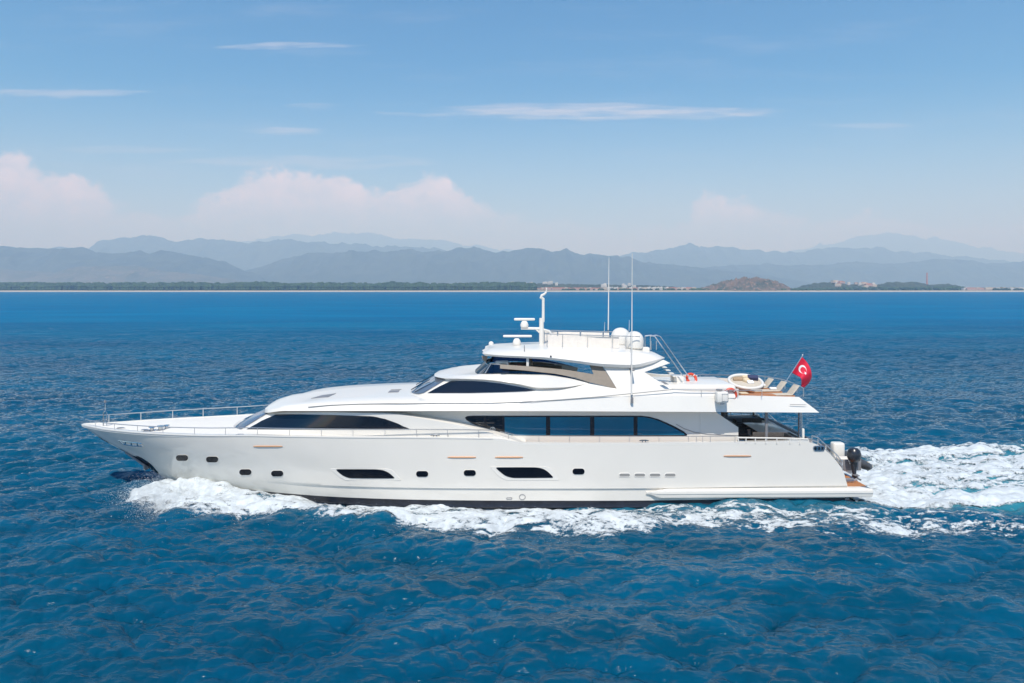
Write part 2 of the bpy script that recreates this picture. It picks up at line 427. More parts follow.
def build_water():
    rows = [-400, -150, -60, -25, -10, 0, 5, 8.5]
    py = np.concatenate([np.arange(F*H/11.5+Y0, 560, -.8), np.arange(560, 330, -.5), np.arange(330, Y0+2.6, -.7)])
    Yr = np.concatenate([rows, H*F/(py-Y0), [3400]])
    ub = np.arange(-1.0, 1.0001, 1.15/F)
    u = np.concatenate([[-9, -5, -3, -2, -1.5, -1.25, -1.1], ub, [1.1, 1.25, 1.5, 2, 3, 5, 9]])
    YY, UU = np.meshgrid(Yr, u, indexing='ij')
    XX = UU*np.maximum(YY, 11.5)
    sp = np.gradient(Yr)[:, None]*np.ones_like(XX); sp = np.maximum(sp, np.abs(np.gradient(XX, axis=1)))
    z, dx, dy = sea(XX, YY, sp)
    n, m = XX.shape
    V = np.stack([XX+dx, YY+dy, z], -1).reshape(-1, 3)
    idx = np.arange(n*m).reshape(n, m)
    Fq = np.stack([idx[:-1, :-1], idx[:-1, 1:], idx[1:, 1:], idx[1:, :-1]], -1).reshape(-1, 4)
    mt = bpy.data.materials.new('sea water'); mt.use_nodes = True; t = NT(mt.node_tree); p = t.n['Principled BSDF']
    tc = t.node('ShaderNodeTexCoord'); g = tc.outputs['Object']
    at = t.node('ShaderNodeAttribute', attribute_name='aerated')
    n1 = t.noise(t.mapping(g, (.010, .035, 1)), 1.0, 4, .6); n2 = t.noise(t.mapping(g, (.12, .34, 1), rot=(0, 0, .15)), 1.0, 4, .65)
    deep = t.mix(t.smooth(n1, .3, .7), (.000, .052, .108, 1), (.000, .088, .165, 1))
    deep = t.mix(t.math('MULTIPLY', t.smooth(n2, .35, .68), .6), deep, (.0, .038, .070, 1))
    gs = t.node('ShaderNodeSeparateXYZ'); t.l.new(g, gs.inputs[0])   # grazing-angle brightness of far water painted in: colour turns paler with distance
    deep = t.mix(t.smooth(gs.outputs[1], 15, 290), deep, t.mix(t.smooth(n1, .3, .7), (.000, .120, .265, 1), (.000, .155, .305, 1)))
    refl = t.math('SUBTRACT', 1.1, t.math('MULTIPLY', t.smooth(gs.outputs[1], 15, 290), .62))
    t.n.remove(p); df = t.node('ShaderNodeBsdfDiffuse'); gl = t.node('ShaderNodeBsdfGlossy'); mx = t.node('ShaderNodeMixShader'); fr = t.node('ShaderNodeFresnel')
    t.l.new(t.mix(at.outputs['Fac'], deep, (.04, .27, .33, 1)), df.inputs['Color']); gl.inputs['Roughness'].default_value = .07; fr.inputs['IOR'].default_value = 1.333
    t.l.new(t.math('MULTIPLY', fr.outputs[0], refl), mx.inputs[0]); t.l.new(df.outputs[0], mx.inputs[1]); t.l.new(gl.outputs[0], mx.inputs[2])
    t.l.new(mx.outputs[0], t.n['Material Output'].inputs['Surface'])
    hgt = t.math('ADD', t.math('MULTIPLY', t.noise(t.mapping(g, (3.4, 7.5, 1), rot=(0, 0, .3)), 1.0, 5, .6), .11),
                 t.math('MULTIPLY', t.noise(t.mapping(g, (.40, .95, 1), rot=(0, 0, -.2)), 1.0, 5, .62), .62))
    hgt = t.math('ADD', hgt, t.math('MULTIPLY', t.noise(t.mapping(g, (.07, .26, 1), rot=(0, 0, .1)), 1.0, 5, .65), 1.6))
    b = t.node('ShaderNodeBump'); b.inputs['Strength'].default_value = .55; b.inputs['Distance'].default_value = 1.0
    # far from the yacht the mesh carries no small waves, so the ripple relief is stronger there
    geo = t.node('ShaderNodeSeparateXYZ'); t.l.new(g, geo.inputs[0])
    t.l.new(t.math('ADD', t.math('MULTIPLY', t.smooth(geo.outputs[1], 38, 160), 1.5), .26), b.inputs['Strength'])
    t.l.new(hgt, b.inputs['Height']); [t.l.new(b.outputs[0], x_.inputs['Normal']) for x_ in (gl, fr)]
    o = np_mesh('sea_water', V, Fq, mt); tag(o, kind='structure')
    X = XX.ravel(); Y = YY.ravel()
    yl = Y-YC; bb = hull_b(np.clip(X, -17, 16.8), np.zeros_like(X)); s = np.abs(yl)-bb
    a = smoothstep(s, 3.4, .2)*smoothstep(X, -18, -12)*(X < 17.5)*.16
    hw = 4.3+np.maximum(X-17, 0)*.30
    a2 = smoothstep(np.abs(yl-np.maximum(X-17, 0)*.10), hw, hw*.55)*smoothstep(X, 15.5, 18.5)*np.exp(-np.maximum(X-18, 0)/45)
    a = np.maximum(a, a2*.85)*(.55+.9*fbm(X/2.2, Y/1.2, 4, 3))
    at = o.data.attributes.new('aerated', 'FLOAT', 'POINT'); at.data.foreach_set('value', np.clip(a, 0, 1).astype(np.float32))
build_water()

# ---------------------------------------------------------------- foam: real sheets of broken white water
def foam_mat():
    m = mat('broken sea foam', (.53, .575, .59), .75, var=.16, vscale=2.2, bump=.7, bscale=11); t = NT(m.node_tree); p = t.n['Principled BSDF']
    at = t.node('ShaderNodeAttribute', attribute_name='cover'); tc = t.node('ShaderNodeTexCoord'); g = tc.outputs['Object']
    n1 = t.noise(t.mapping(g, (4, 11, 8)), 1.0, 5, .65, .4); n2 = t.noise(t.mapping(g, (17, 34, 20)), 1.0, 3, .6)
    nn = t.math('ADD', t.math('MULTIPLY', t.math('SUBTRACT', n1, .5), 2.6), t.math('MULTIPLY', t.math('SUBTRACT', n2, .5), 1.5))
    al = t.smooth(t.math('ADD', at.outputs['Fac'], nn), -.30, .85)
    t.l.new(al, p.inputs['Alpha']); return m
M['foam_sheet'] = foam_mat()
M['foam'] = mat('sea foam', (.60, .635, .65), .7, var=.10, vscale=2.2, bump=.8, bscale=11)
def foam_sheet(name, x0, x1, y0, y1, st, field, lump, label):
    xs = np.arange(x0, x1, st); ys = np.arange(y0, y1, st)
    X, Y = np.meshgrid(xs, ys, indexing='ij')
    dens = field(X, Y)
    z, dx, dy = sea(X, Y, np.full_like(X, .1))
    # lacy texture: stretched cell walls + fbm
    wx = fbm(X*.9, Y*.9, 3, 11)*1.6; wy = fbm(X*.9+9, Y*.9, 3, 12)*1.6
    r1 = ridged((X+wx)*.55, (Y+wy)*1.7, 5, 21); r2 = fbm(X*1.5+wx, Y*4.2+wy, 5, 31)
    tex = .55*r1+.45*r2
    tex = .75*tex+.25*fbm(X*7, Y*9, 3, 51)
    tex = (tex-tex.mean())/tex.std()
    exc = tex*.52+(dens*2.6-1.35)
    keep = exc > -.6
    cover = np.clip(exc, -.9, 1.6)
    keep = keep & (dens > .02)
    exc = np.clip(exc, 0, 1.5)
    Z = z+.010+np.clip(exc, 0, .5)*.05+lump(X, Y, dens)*smoothstep(exc, -.1, .7)
    n, m = X.shape
    idx = np.arange(n*m).reshape(n, m)
    kq = keep[:-1, :-1] & keep[1:, :-1] & keep[:-1, 1:] & keep[1:, 1:]
    q = np.stack([idx[:-1, :-1], idx[1:, :-1], idx[1:, 1:], idx[:-1, 1:]], -1)[kq]
    used = np.unique(q); mp = np.zeros(n*m, int); mp[used] = np.arange(len(used))
    V = np.stack([X+dx, Y+dy, Z], -1).reshape(-1, 3)[used]
    o = np_mesh(name, V, mp[q], M['foam_sheet'])
    ca = o.data.attributes.new('cover', 'FLOAT', 'POINT'); ca.data.foreach_set('value', cover.ravel()[used].astype(np.float32)); tag(o, label, 'foam', kind='stuff'); return o

def side_field(X, Y):
    yl = Y-YC; b = hull_b(np.clip(X, -17.4, 16.6), np.zeros_like(X)); s = np.abs(yl)-b
    k = [-20.2, -19.2, -18, -16.5, -14, -12, -10, -8, -6, -4, -2, 0, 2, 5, 8, 11, 14, 17, 20, 23]
    E = np.interp(X, k, [.4, 2.2, 4.0, 4.4, 3.8, 3.1, 2.6, 2.4, 2.5, 2.7, 3.2, 3.7, 4.0, 3.9, 3.6, 3.8, 4.3, 4.6, 4.8, 4.6])
    S = np.interp(X, [-20, -5, 2, 6, 10, 16, 23], [-1, -1, -.1, .1, .5, .9, 1.6])
    D = np.interp(X, k, [.1, .55, .95, 1.0, .98, .94, .92, .90, .89, .88, .88, .86, .82, .75, .69, .66, .64, .56, .42, .15])
    E = E*(.90+.22*fbm(X/1.7, 0*X+3, 4, 5))
    p = smoothstep(s, E+.55, E*.65-.1)*smoothstep(s, S-.3, S+.35)
    e2 = np.exp(-((s-E*.8)/.55)**2)*.10
    return np.clip(D*p+e2*p, 0, 1.3)*(s > -.6)
def side_lump(X, Y, d):
    yl = Y-YC; b = hull_b(np.clip(X, -17.4, 16.6), np.zeros_like(X)); s = np.abs(yl)-b
    bow = np.exp(-((X+17.0)/2.2)**2)*np.exp(-((s-2.0)/1.5)**2)
    l1 = fbm(X*1.3, Y*1.6, 5, 41); l2 = fbm(X*5, Y*5, 3, 42)
    amp = bow*.34+.10*smoothstep(X, -8, -16)+.045*smoothstep(X, 16, -6)
    edge = smoothstep(d, .35, .9)
    return amp*(l1*1.2+l2*.30-.28)*edge+.10*bow*edge
foam_sheet('bow_wave_foam', -21, 23, 25.5, 35.6, .045, side_field, side_lump, 'white bow wave and lacy foam running along the near side of the hull')

def stern_field(X, Y):
    yl = Y-YC; q = np.maximum(X-16.7, 0)
    lo = -3.3-np.minimum(q, 9)*.06; hi = 3.6+8.2*(1-np.exp(-q/6.5))-np.maximum(q-9, 0)*.22
    w = .7+.5*q**.4
    ed = fbm(X/2.3, Y/1.6, 4, 61)-.5
    p = smoothstep(yl+ed*1.6, lo-.35, lo+.6)*smoothstep(yl+ed*3.4, hi+w*.5, hi-w*1.2)
    streak = fbm(X/6.5+yl*.25, (Y-.12*q)/.5, 5, 62)
    crest = np.exp(-((yl-lo-.9)/.8)**2)*.25*smoothstep(X, 20, 23)
    core = np.exp(-((yl-(lo+hi)/2)/((hi-lo)*.42))**2)
    D = .74+.24*core*np.exp(-q/16)+crest+.30*np.exp(-q/3.0)+(streak-.5)*1.5*smoothstep(q, 1.5, 7)
    D = D-.10*smoothstep(q, 8, 16)
    return np.clip(D*p, 0, 1.3)*(X > 16.3+.4*fbm(X*2, Y*2, 2, 9))
def stern_lump(X, Y, d):
    q = np.maximum(X-16.7, 0)
    l1 = fbm(X*.8, Y*1.4, 5, 43); l2 = fbm(X*4, Y*5, 3, 44)
    return (.30*(l1-.3)+.07*(l2-.3))*smoothstep(d, .3, .8)*smoothstep(q, 0, 1.5)+.02
foam_sheet('stern_wake_foam', 16.4, 46, 30.5, 52, .06, stern_field, stern_lump, 'broad churned white wake spreading behind the stern platform')

def outer_field(X, Y):      # thin lace on the near side of the wake and a few whitecaps
    yl = Y-YC; q = np.maximum(X-17, 0)
    c = -6.0-.10*q
    p = np.exp(-((yl-c)/(.9+.05*q))**2)*smoothstep(X, 14, 18)*smoothstep(X, 44, 26)
    return .38*p
foam_sheet('drifting_foam_lace', 13, 45, 24, 33, .07, outer_field, lambda X, Y, d: 0*X, 'thin broken lines of foam on the near side of the wake')

def spray():
    rng = np.random.default_rng(8); V = []; Fc = []
    base = np.array([(1, 1, 1), (1, -1, -1), (-1, 1, -1), (-1, -1, 1)], float)/1.7
    tf = np.array([(0, 1, 2), (0, 3, 1), (0, 2, 3), (1, 3, 2)])
    n = 26000
    x = np.where(rng.random(n) < .8, rng.normal(-17.0, 1.1, n), rng.uniform(-18.8, 4, n))
    b = hull_b(np.clip(x, -17.4, 16), np.zeros(n))
    s = np.abs(rng.normal(2.1, .75, n))*np.interp(x, [-19.5, -17, -10, 5], [.8, 1.4, .9, 1.3])
    y = YC-b-s
    hgt = np.interp(x, [-19.5, -18, -16, -13, -8, 4], [.30, .75, .65, .35, .16, .12])
    z = rng.exponential(.38, n)*hgt+.05
    r = rng.uniform(.004, .014, n)*(1+(rng.random(n) > .96))
    for i in range(n):
        q = base*r[i]; k = len(V)*4
        V.append(q+(x[i], y[i], z[i])); Fc.append(tf+k)
    o = np_mesh('bow_spray', np.concatenate(V), np.concatenate(Fc), M['foam']); tag(o, 'fine white spray drops thrown up by the bow', 'spray', kind='stuff')
spray()

# ================================================================ the coast
from mathutils.bvhtree import BVHTree
GROUND = []
def ground_z(x, y):
    zs = [h[0].z for h in (t.ray_cast(Vector((x, y, 3000)), Vector((0, 0, -1))) for t in GROUND) if h[0] is not None]
    return max(zs) if zs else 0
def land_material():
    m = bpy.data.materials.new('coastal land'); m.use_nodes = True; t = NT(m.node_tree); p = t.n['Principled BSDF']
    tc = t.node('ShaderNodeTexCoord'); g = tc.outputs['Object']; sp = t.node('ShaderNodeSeparateXYZ'); t.l.new(g, sp.inputs[0])
    n = t.noise(g, .006, 5, .6)
    green = t.mix(t.smooth(n, .35, .65), (.05, .075, .03, 1), (.12, .12, .06, 1))
    t.l.new(t.mix(t.smooth(sp.outputs[2], 4.6, 6.5), (.46, .41, .33, 1), green), p.inputs['Base Color']); p.inputs['Roughness'].default_value = .95
    return m
def hill_material(name, veg, dry, soil, dr=.5, sc=.004):
    m = bpy.data.materials.new(name); m.use_nodes = True; t = NT(m.node_tree); p = t.n['Principled BSDF']
    tc = t.node('ShaderNodeTexCoord'); g = tc.outputs['Object']
    a = t.noise(g, sc, 6, .65); b = t.noise(g, sc*5, 4, .6)
    c = t.mix(t.smooth(a, .38, .62), veg, dry)
    t.l.new(t.mix(t.smooth(b, dr, dr+.12), c, soil), p.inputs['Base Color']); p.inputs['Roughness'].default_value = .95
    return m
def build_land():
    xs = np.sign(np.linspace(-1, 1, 1001))*np.abs(np.linspace(-1, 1, 1001))**1.6*44000; ys = np.concatenate([np.linspace(2940, 3300, 40), np.linspace(3340, 45000, 60)])
    X, Y = np.meshgrid(xs, ys, indexing='ij')
    shore = 3000+40*(fbm(X/700, 0*X, 3, 5)-.5)+6*(fbm(X/60, 0*X, 3, 6)-.5)
    d = Y-shore
    Z = np.where(d < 0, d*.06, np.where(d < 45, d*.12, 5.4+(d-45)*.004))+np.where(d > 50, 3*fbm(X/150, Y/150, 3, 7), 0)
    idx = np.arange(X.size).reshape(X.shape)
    Fq = np.stack([idx[:-1, :-1], idx[1:, :-1], idx[1:, 1:], idx[:-1, 1:]], -1).reshape(-1, 4)
    o = np_mesh('coastal_ground', np.stack([X, Y, Z], -1).reshape(-1, 3), Fq, land_material()); tag(o, kind='structure')
    k = ys < 4500; idx2 = np.arange(X[:, k].size).reshape(X[:, k].shape); Fq2 = np.stack([idx2[:-1, :-1], idx2[1:, :-1], idx2[1:, 1:], idx2[:-1, 1:]], -1).reshape(-1, 4)
    GROUND.append(BVHTree.FromPolygons(np.stack([X[:, k], Y[:, k], Z[:, k]], -1).reshape(-1, 3).tolist(), Fq2.tolist()))
build_land()

def ridge(name, prof, D, depth, mt, seed, rough=.34, step=None, nsc=1.0, foot=0):
    """a range of hills: prof = skyline points as (pixel, row) seen at distance D"""
    if D > 3500: fa = 3.1 if D > 9000 else 2.4; D, depth = D*fa, depth*fa
    px = np.array([p for p, _ in prof], float); hz = np.array([H+(Y0-r)*D/F for _, r in prof])
    x0, x1 = (px[0]-512)*D/F, (px[-1]-512)*D/F
    step = step or D/F*1.6
    xs = np.arange(x0, x1, step); ys = np.linspace(-depth, depth*1.1, 46)
    hs = pchip((px-512)*D/F, hz, xs)
    X, Yl = np.meshgrid(xs, ys, indexing='ij'); Hh = hs[:, None]*np.ones_like(X)
    s = Yl/depth
    env = np.where(s < 0, np.clip(1+s, 0, 1)**1.15, np.clip(1-s/1.1, 0, 1)**1.1)
    L = depth*.55*nsc
    er = ridged(X/L, Yl/(L*1.5)+seed, 6, seed)-.5; er3 = ridged(X/(L*.35)+3, Yl/(L*.6), 4, seed+9)-.5
    er2 = fbm(X/(L*.25), Yl/(L*.25)+seed, 4, seed+50)-.5
    side = np.minimum(1, np.abs(s)*2.6)
    Z = Hh*env*(1+er*.75*side+er3*.35*side+er2*.16*side)+(er2*.6+er3*.5)*Hh*rough*.6*env
    Z = Z-4
    idx = np.arange(X.size).reshape(X.shape)
    Fq = np.stack([idx[:-1, :-1], idx[1:, :-1], idx[1:, 1:], idx[:-1, 1:]], -1).reshape(-1, 4)
    o = np_mesh(name, np.stack([X, Yl+D, Z], -1).reshape(-1, 3), Fq, mt); tag(o, kind='structure')
    if D < 3500: GROUND.append(BVHTree.FromPolygons(np.stack([X, Yl+D, Z], -1).reshape(-1, 3).tolist(), Fq.tolist()))
    return o
hm = hill_material('wooded hillside', (.020, .034, .028, 1), (.045, .060, .045, 1), (.12, .11, .09, 1), .60)
hm2 = hill_material('dry scrub hillside', (.05, .06, .035, 1), (.10, .09, .06, 1), (.20, .14, .10, 1), .56)
ridge('hills', [(-900, 262), (-500, 250), (-300, 240), (-120, 244), (0, 246), (30, 249.5), (80, 248.5), (105, 252), (130, 251.5), (165, 250.5), (200, 256), (235, 267), (255, 275), (275, 284), (300, 290)], 4600, 700, hm, 3)
ridge('hills', [(-300, 285), (-150, 270), (-40, 268), (20, 270), (55, 272), (80, 268), (110, 264.5), (140, 266), (170, 271), (200, 275), (240, 281), (270, 286), (300, 290)], 3900, 420, hm2, 8)
ridge('hills', [(-600, 250), (-200, 246), (0, 250), (85, 246.5), (110, 240.5), (140, 237.5), (180, 240), (230, 241), (280, 240), (330, 241), (400, 247), (470, 252), (560, 262), (640, 275)], 7600, 1100, hm, 15)
ridge('hills', [(225, 288), (240, 274), (262, 266), (285, 258), (312, 253.5), (340, 254), (360, 250.5), (400, 250.5), (450, 250), (472, 247), (500, 252), (545, 248.5), (565, 249), (585, 254), (620, 256), (650, 262), (690, 266), (740, 272), (790, 280), (830, 290)], 5200, 850, hm, 22)
ridge('hills', [(520, 275), (600, 259), (640, 252), (670, 247), (692, 245.5), (740, 248.5), (790, 252), (850, 247), (900, 250), (960, 256), (1020, 262), (1150, 262), (1400, 248), (1700, 262)], 8200, 1200, hm, 29)
ridge('hills', [(640, 278), (700, 268), (760, 263), (800, 265), (850, 262), (900, 263), (950, 259), (1000, 263), (1060, 258), (1200, 252), (1500, 268)], 6000, 800, hm, 36)
ridge('mountains', [(180, 252), (240, 243), (290, 236), (330, 231), (365, 233), (400, 237), (450, 243), (520, 252), (600, 262)], 10500, 1300, hm, 43)
ridge('mountains', [(740, 262), (790, 252), (840, 242), (885, 233.5), (915, 236), (950, 242), (990, 249), (1050, 256), (1150, 250), (1300, 240), (1500, 262)], 10800, 1300, hm, 50)
hl = hill_material('bare red headland', (.045, .06, .03, 1), (.14, .10, .06, 1), (.27, .17, .11, 1), .52, .013)
ridge('headland', [(690, 290), (702, 287), (715, 283.5), (728, 280), (745, 277.5), (760, 277.5), (772, 279.5), (782, 283), (789, 287), (794, 291)], 3140, 120, hl, 57, nsc=.45, step=4, rough=.9)
hs_ = hill_material('low wooded rise', (.03, .05, .03, 1), (.06, .075, .04, 1), (.22, .19, .15, 1), .66, .012)
ridge('low_hills', [(788, 291), (800, 286), (815, 282.5), (830, 281.5), (850, 283.5), (875, 284), (890, 281.5), (915, 281), (930, 284), (945, 283), (955, 284.5), (968, 290)], 3330, 150, hs_, 64, nsc=.7, step=4)

ridge('low_hills', [(-500, 286), (-200, 284), (20, 284.2), (60, 283.6), (150, 286), (260, 285), (330, 286.4), (470, 284.2), (540, 282.8), (600, 283.8), (650, 284.6), (700, 288), (730, 291)], 3360, 130, hs_, 71, nsc=.7, step=5)
# ---- the pine wood along the beach: one uncountable mass of crowns
def wood(name, spans, seed, label, n, depth=170):
    rng = np.random.default_rng(seed)
    import bmesh
    bm = bmesh.new(); bmesh.ops.create_icosphere(bm, subdivisions=2, radius=1); V0 = np.array([v.co[:] for v in bm.verts]); F0 = np.array([[v.index for v in f.verts] for f in bm.faces]); bm.free()
    Vs = []; Fs = []
    for (x0, x1, top) in spans:
        k = int(n*(x1-x0)/sum(b-a for a, b, _ in spans))
        for i in range(k):
            Y = 3062+depth*rng.random()**1.2; X = (rng.uniform(x0, x1)-512)*Y/F
            r = rng.uniform(4.5, 9.5); f = (Y-3062)/depth
            zt = top*(.50+.50*f)*(.80+.4*float(fbm(np.array([X/55.]), np.array([Y/90.]), 3, seed)[0]))
            nz = 1+.35*(rng.random(len(V0))-.5)
            v = V0*nz[:, None]*np.array([r*1.15, r*1.15, r*.75])+(X, Y, zt+5)
            Vs.append(v); Fs.append(F0+len(V0)*(len(Vs)-1))
            if f < .35:      # trunks and understorey on the sea side
                v = V0*nz[:, None]*np.array([r*.9, r*.9, zt*.5])+(X, Y-4, zt*.45+4); Vs.append(v); Fs.append(F0+len(V0)*(len(Vs)-1))
    m = bpy.data.materials.new(name+' leaves'); m.use_nodes = True; t = NT(m.node_tree); p = t.n['Principled BSDF']
    tc = t.node('ShaderNodeTexCoord'); g = tc.outputs['Object']
    c = t.mix(t.smooth(t.noise(g, .03, 4, .6), .35, .65), (.012, .036, .010, 1), (.045, .085, .022, 1))
    t.l.new(c, p.inputs['Base Color']); p.inputs['Roughness'].default_value = .9
    o = np_mesh(name, np.concatenate(Vs), np.concatenate(Fs), m, smooth=False); tag(o, label, 'woodland', kind='stuff')
wood('pine_wood', [(-260, 535, 34)], 5, 'long dark green belt of pines behind the pale beach', 5200)
wood('shore_trees', [(560, 700, 8), (840, 965, 15), (700, 840, 8), (990, 1300, 10)], 6, 'scattered low trees behind the beach on the right', 900)
# ================================================================ the far town
M['wallw'] = mat('white plaster', (.62, .60, .56), .9); M['wallc'] = mat('cream plaster', (.55, .47, .38), .9); M['wallp'] = mat('pink plaster', (.50, .36, .31), .9)
M['roofr'] = mat('terracotta roof', (.36, .15, .09), .9)
M['stack'] = mat('red and white painted concrete', (.45, .20, .17), .8)
def house_mesh(w, d, h, mname, hip):
    wall = MB(); wall.box((0, 0, h/2), (w, d, h))
    # window openings as recessed dark strips are far below a pixel at three kilometres: balconies only
    for k in range(1, int(h//3.2)): wall.box((0, -d/2-.45, k*3.2), (w*.9, .9, .9))
    me = wall
    roof = MB(); e = .5
    if hip:
        a = [(-w/2-e, -d/2-e, h), (w/2+e, -d/2-e, h), (w/2+e, d/2+e, h), (-w/2-e, d/2+e, h), (-w/2+d*.35, 0, h+d*.2), (w/2-d*.35, 0, h+d*.2)]
        roof.add(a, [(0, 1, 5, 4), (1, 2, 5), (2, 3, 4, 5), (3, 0, 4), (3, 2, 1, 0)])
    else:
        roof.box((0, 0, h+.3), (w+.4, d+.4, .6)); roof.box((w*.2, 0, h+1.3), (w*.25, d*.4, 1.5))
    return wall, roof
rng = random.Random(12)
HG = {}
def house(px, Y, z, w, h, wm, hip, label, group):
    key = (w, h, wm, hip)
    x = (px-512)*Y/F; z = ground_z(x, Y)-.3
    if key not in HG:
        root = empty('house', (x, Y, z), rng.uniform(-.3, .3))
        wall, roof = house_mesh(w, w*.6, h, wm, hip)
        wall.build('wall', M[wm], root, smooth=False); roof.build('roof', M['roofr'] if hip else M[wm], root, smooth=False)
        HG[key] = root
    else:
        root = HG[key].copy(); col.objects.link(root); root.location = (x, Y, z); root.rotation_euler = (0, 0, rng.uniform(-.3, .3))
        for c in HG[key].children:
            q = c.copy(); col.objects.link(q); q.parent = root
    tag(root, label, 'house', group)
kinds = [(22, 11, 'wallw', 0), (30, 9, 'wallp', 1), (18, 8, 'wallc', 1), (14, 14, 'wallw', 0), (26, 12, 'wallc', 0)]
for i in range(58):
    px = 537+i*2.75+rng.uniform(-1, 1)
    if px < 590: k = rng.choice([kinds[1], kinds[1], kinds[2], kinds[4]])
    else: k = rng.choice(kinds)
    house(px, 3075+rng.uniform(0, 70), 6.5, k[0], k[1], k[2], k[3], 'low pale building in the far waterfront town behind the antennas', 'waterfront town buildings')
for i in range(26):
    px = rng.uniform(482, 560) if i < 18 else rng.uniform(600, 640); k = rng.choice([kinds[0], kinds[3]])
    house(px, 3290+rng.uniform(0, 60), 24+rng.uniform(-5, 8), k[0], k[1], k[2], k[3], 'tiny white building on the slope above the far pine belt', 'white buildings above the pine belt')
for i in range(20):
    px = rng.choice([rng.uniform(833, 842), rng.uniform(846, 880), rng.uniform(848, 880)]); k = rng.choice(kinds)
    house(px, 3270+rng.uniform(-10, 60), 30+rng.uniform(-6, 5), k[0]*1, k[1], k[2], k[3], 'small cream building on the low wooded rise right of the red headland', 'buildings on the wooded rise')
for i in range(24):
    px = 964+i*2.8+rng.uniform(-1, 1); k = rng.choice([kinds[0], kinds[1], kinds[4]])
    house(px, 3080+rng.uniform(0, 50), 6.5, k[0]*1, k[1], k[2], k[3], 'low pale building on the shore at the far right edge', 'buildings at the right end of the shore')
for i, (px, z) in enumerate([(35, 30), (59, 32), (61, 31), (264, 30), (268, 29), (272, 31)]):
    house(px, 3335, z, 22, 11, 'wallw', 0, 'tiny white building showing above the pines on the left', 'white buildings above the pines on the left')
b = MB(); Yt = 3500; x = (927-512)*Yt/F
b.lathe([(4.6, 0), (4.1, 30), (3.5, 70), (3.1, 88), (2.9, 88.2)], (0, 0, 0), 16)
o = b.build('chimney_stack', M['stack'], None); o.location = (x, Yt, 8); tag(o, 'tall thin reddish chimney stack rising above the low trees on the right', 'chimney')

# ================================================================ the air
def haze():
    b = MB(); b.box((0, 22500, 1530), (92000, 47000, 3120))   # from just behind the drone to beyond the last mountain
    m = bpy.data.materials.new('haze air'); m.use_nodes = True; t = NT(m.node_tree)
    for n in list(t.n): t.n.remove(n)
    out = t.node('ShaderNodeOutputMaterial'); v = t.node('ShaderNodeVolumePrincipled')
    v.inputs['Color'].default_value = (.45, .67, .96, 1); v.inputs['Density'].default_value = HAZE; v.inputs['Absorption Color'].default_value = (.88, .86, .93, 1); v.inputs['Anisotropy'].default_value = -.12
    t.l.new(v.outputs[0], out.inputs['Volume'])
    o = b.build('haze', m, None, smooth=False); tag(o, kind='stuff')
NOHAZE = False
HAZE = 1.05e-4
if not NOHAZE: haze()
# ================================================================ the yacht
XO = -3.0
yacht = empty('motor_yacht', (XO, YC, 0)); tag(yacht, 'long white three deck motor yacht under way across the bay, bow to the left', 'yacht')
def L3(x, b, z): return (x-XO, b, z)                 # yacht frame: b < 0 is the near (port) side
def q(px, py, b):                                    # near-side pixel at half-breadth b -> (x, b, z)
    Y = YC-b; return ((px-512)*Y/F, b, H-(py-Y0)*Y/F)
def n3(px, py, b, out=0.0):                          # same, as a yacht-frame point on the near side
    x, b, z = q(px, py, b); return L3(x, -b-out, z)

def skin(name, curves, m, parent=yacht, n=90, angle=32, caps=True, sym=True):
    """curves: lists of (x, b, z) with equal numbers of knots, from the keel side up to the middle"""
    C = []
    for c in curves:
        a = np.array(c, float); t = np.arange(len(a)); T = np.linspace(0, len(a)-1, n)
        C.append(np.stack([pchip(t, a[:, j], T) for j in range(3)], -1))
    near = [np.stack([c[:, 0]-XO, -c[:, 1], c[:, 2]], -1) for c in C]
    ring = near
    if sym:
        far = [np.stack([c[:, 0]-XO, c[:, 1], c[:, 2]], -1) for c in C]
        far = [f for f, c in zip(far, C) if c[:, 1].max() > 1e-6]
        ring = near+far[::-1]
    mb = MB(); V = np.concatenate(ring); K = len(ring); fs = []
    for j in range(K if sym else K-1):
        a, b2 = j*n, ((j+1) % K)*n
        for i in range(n-1): fs.append((a+i, a+i+1, b2+i+1, b2+i))
    if caps and sym:
        fs.append(tuple(j*n for j in range(K))); fs.append(tuple(j*n+n-1 for j in reversed(range(K))))
    mb.add(V, fs)
    import bmesh
    me = bpy.data.meshes.new(name); me.from_pydata([tuple(v) for v in mb.v], [], mb.f)
    bm = bmesh.new(); bm.from_mesh(me); bmesh.ops.remove_doubles(bm, verts=bm.verts, dist=1e-4)
    bmesh.ops.dissolve_degenerate(bm, dist=1e-4, edges=bm.edges)
    bmesh.ops.recalc_face_normals(bm, faces=bm.faces); bm.to_mesh(me); bm.free()
    me.polygons.foreach_set('use_smooth', [True]*len(me.polygons)); me.set_sharp_from_angle(angle=R(angle))
    me.materials.append(m); return link(bpy.data.objects.new(name, me), parent)

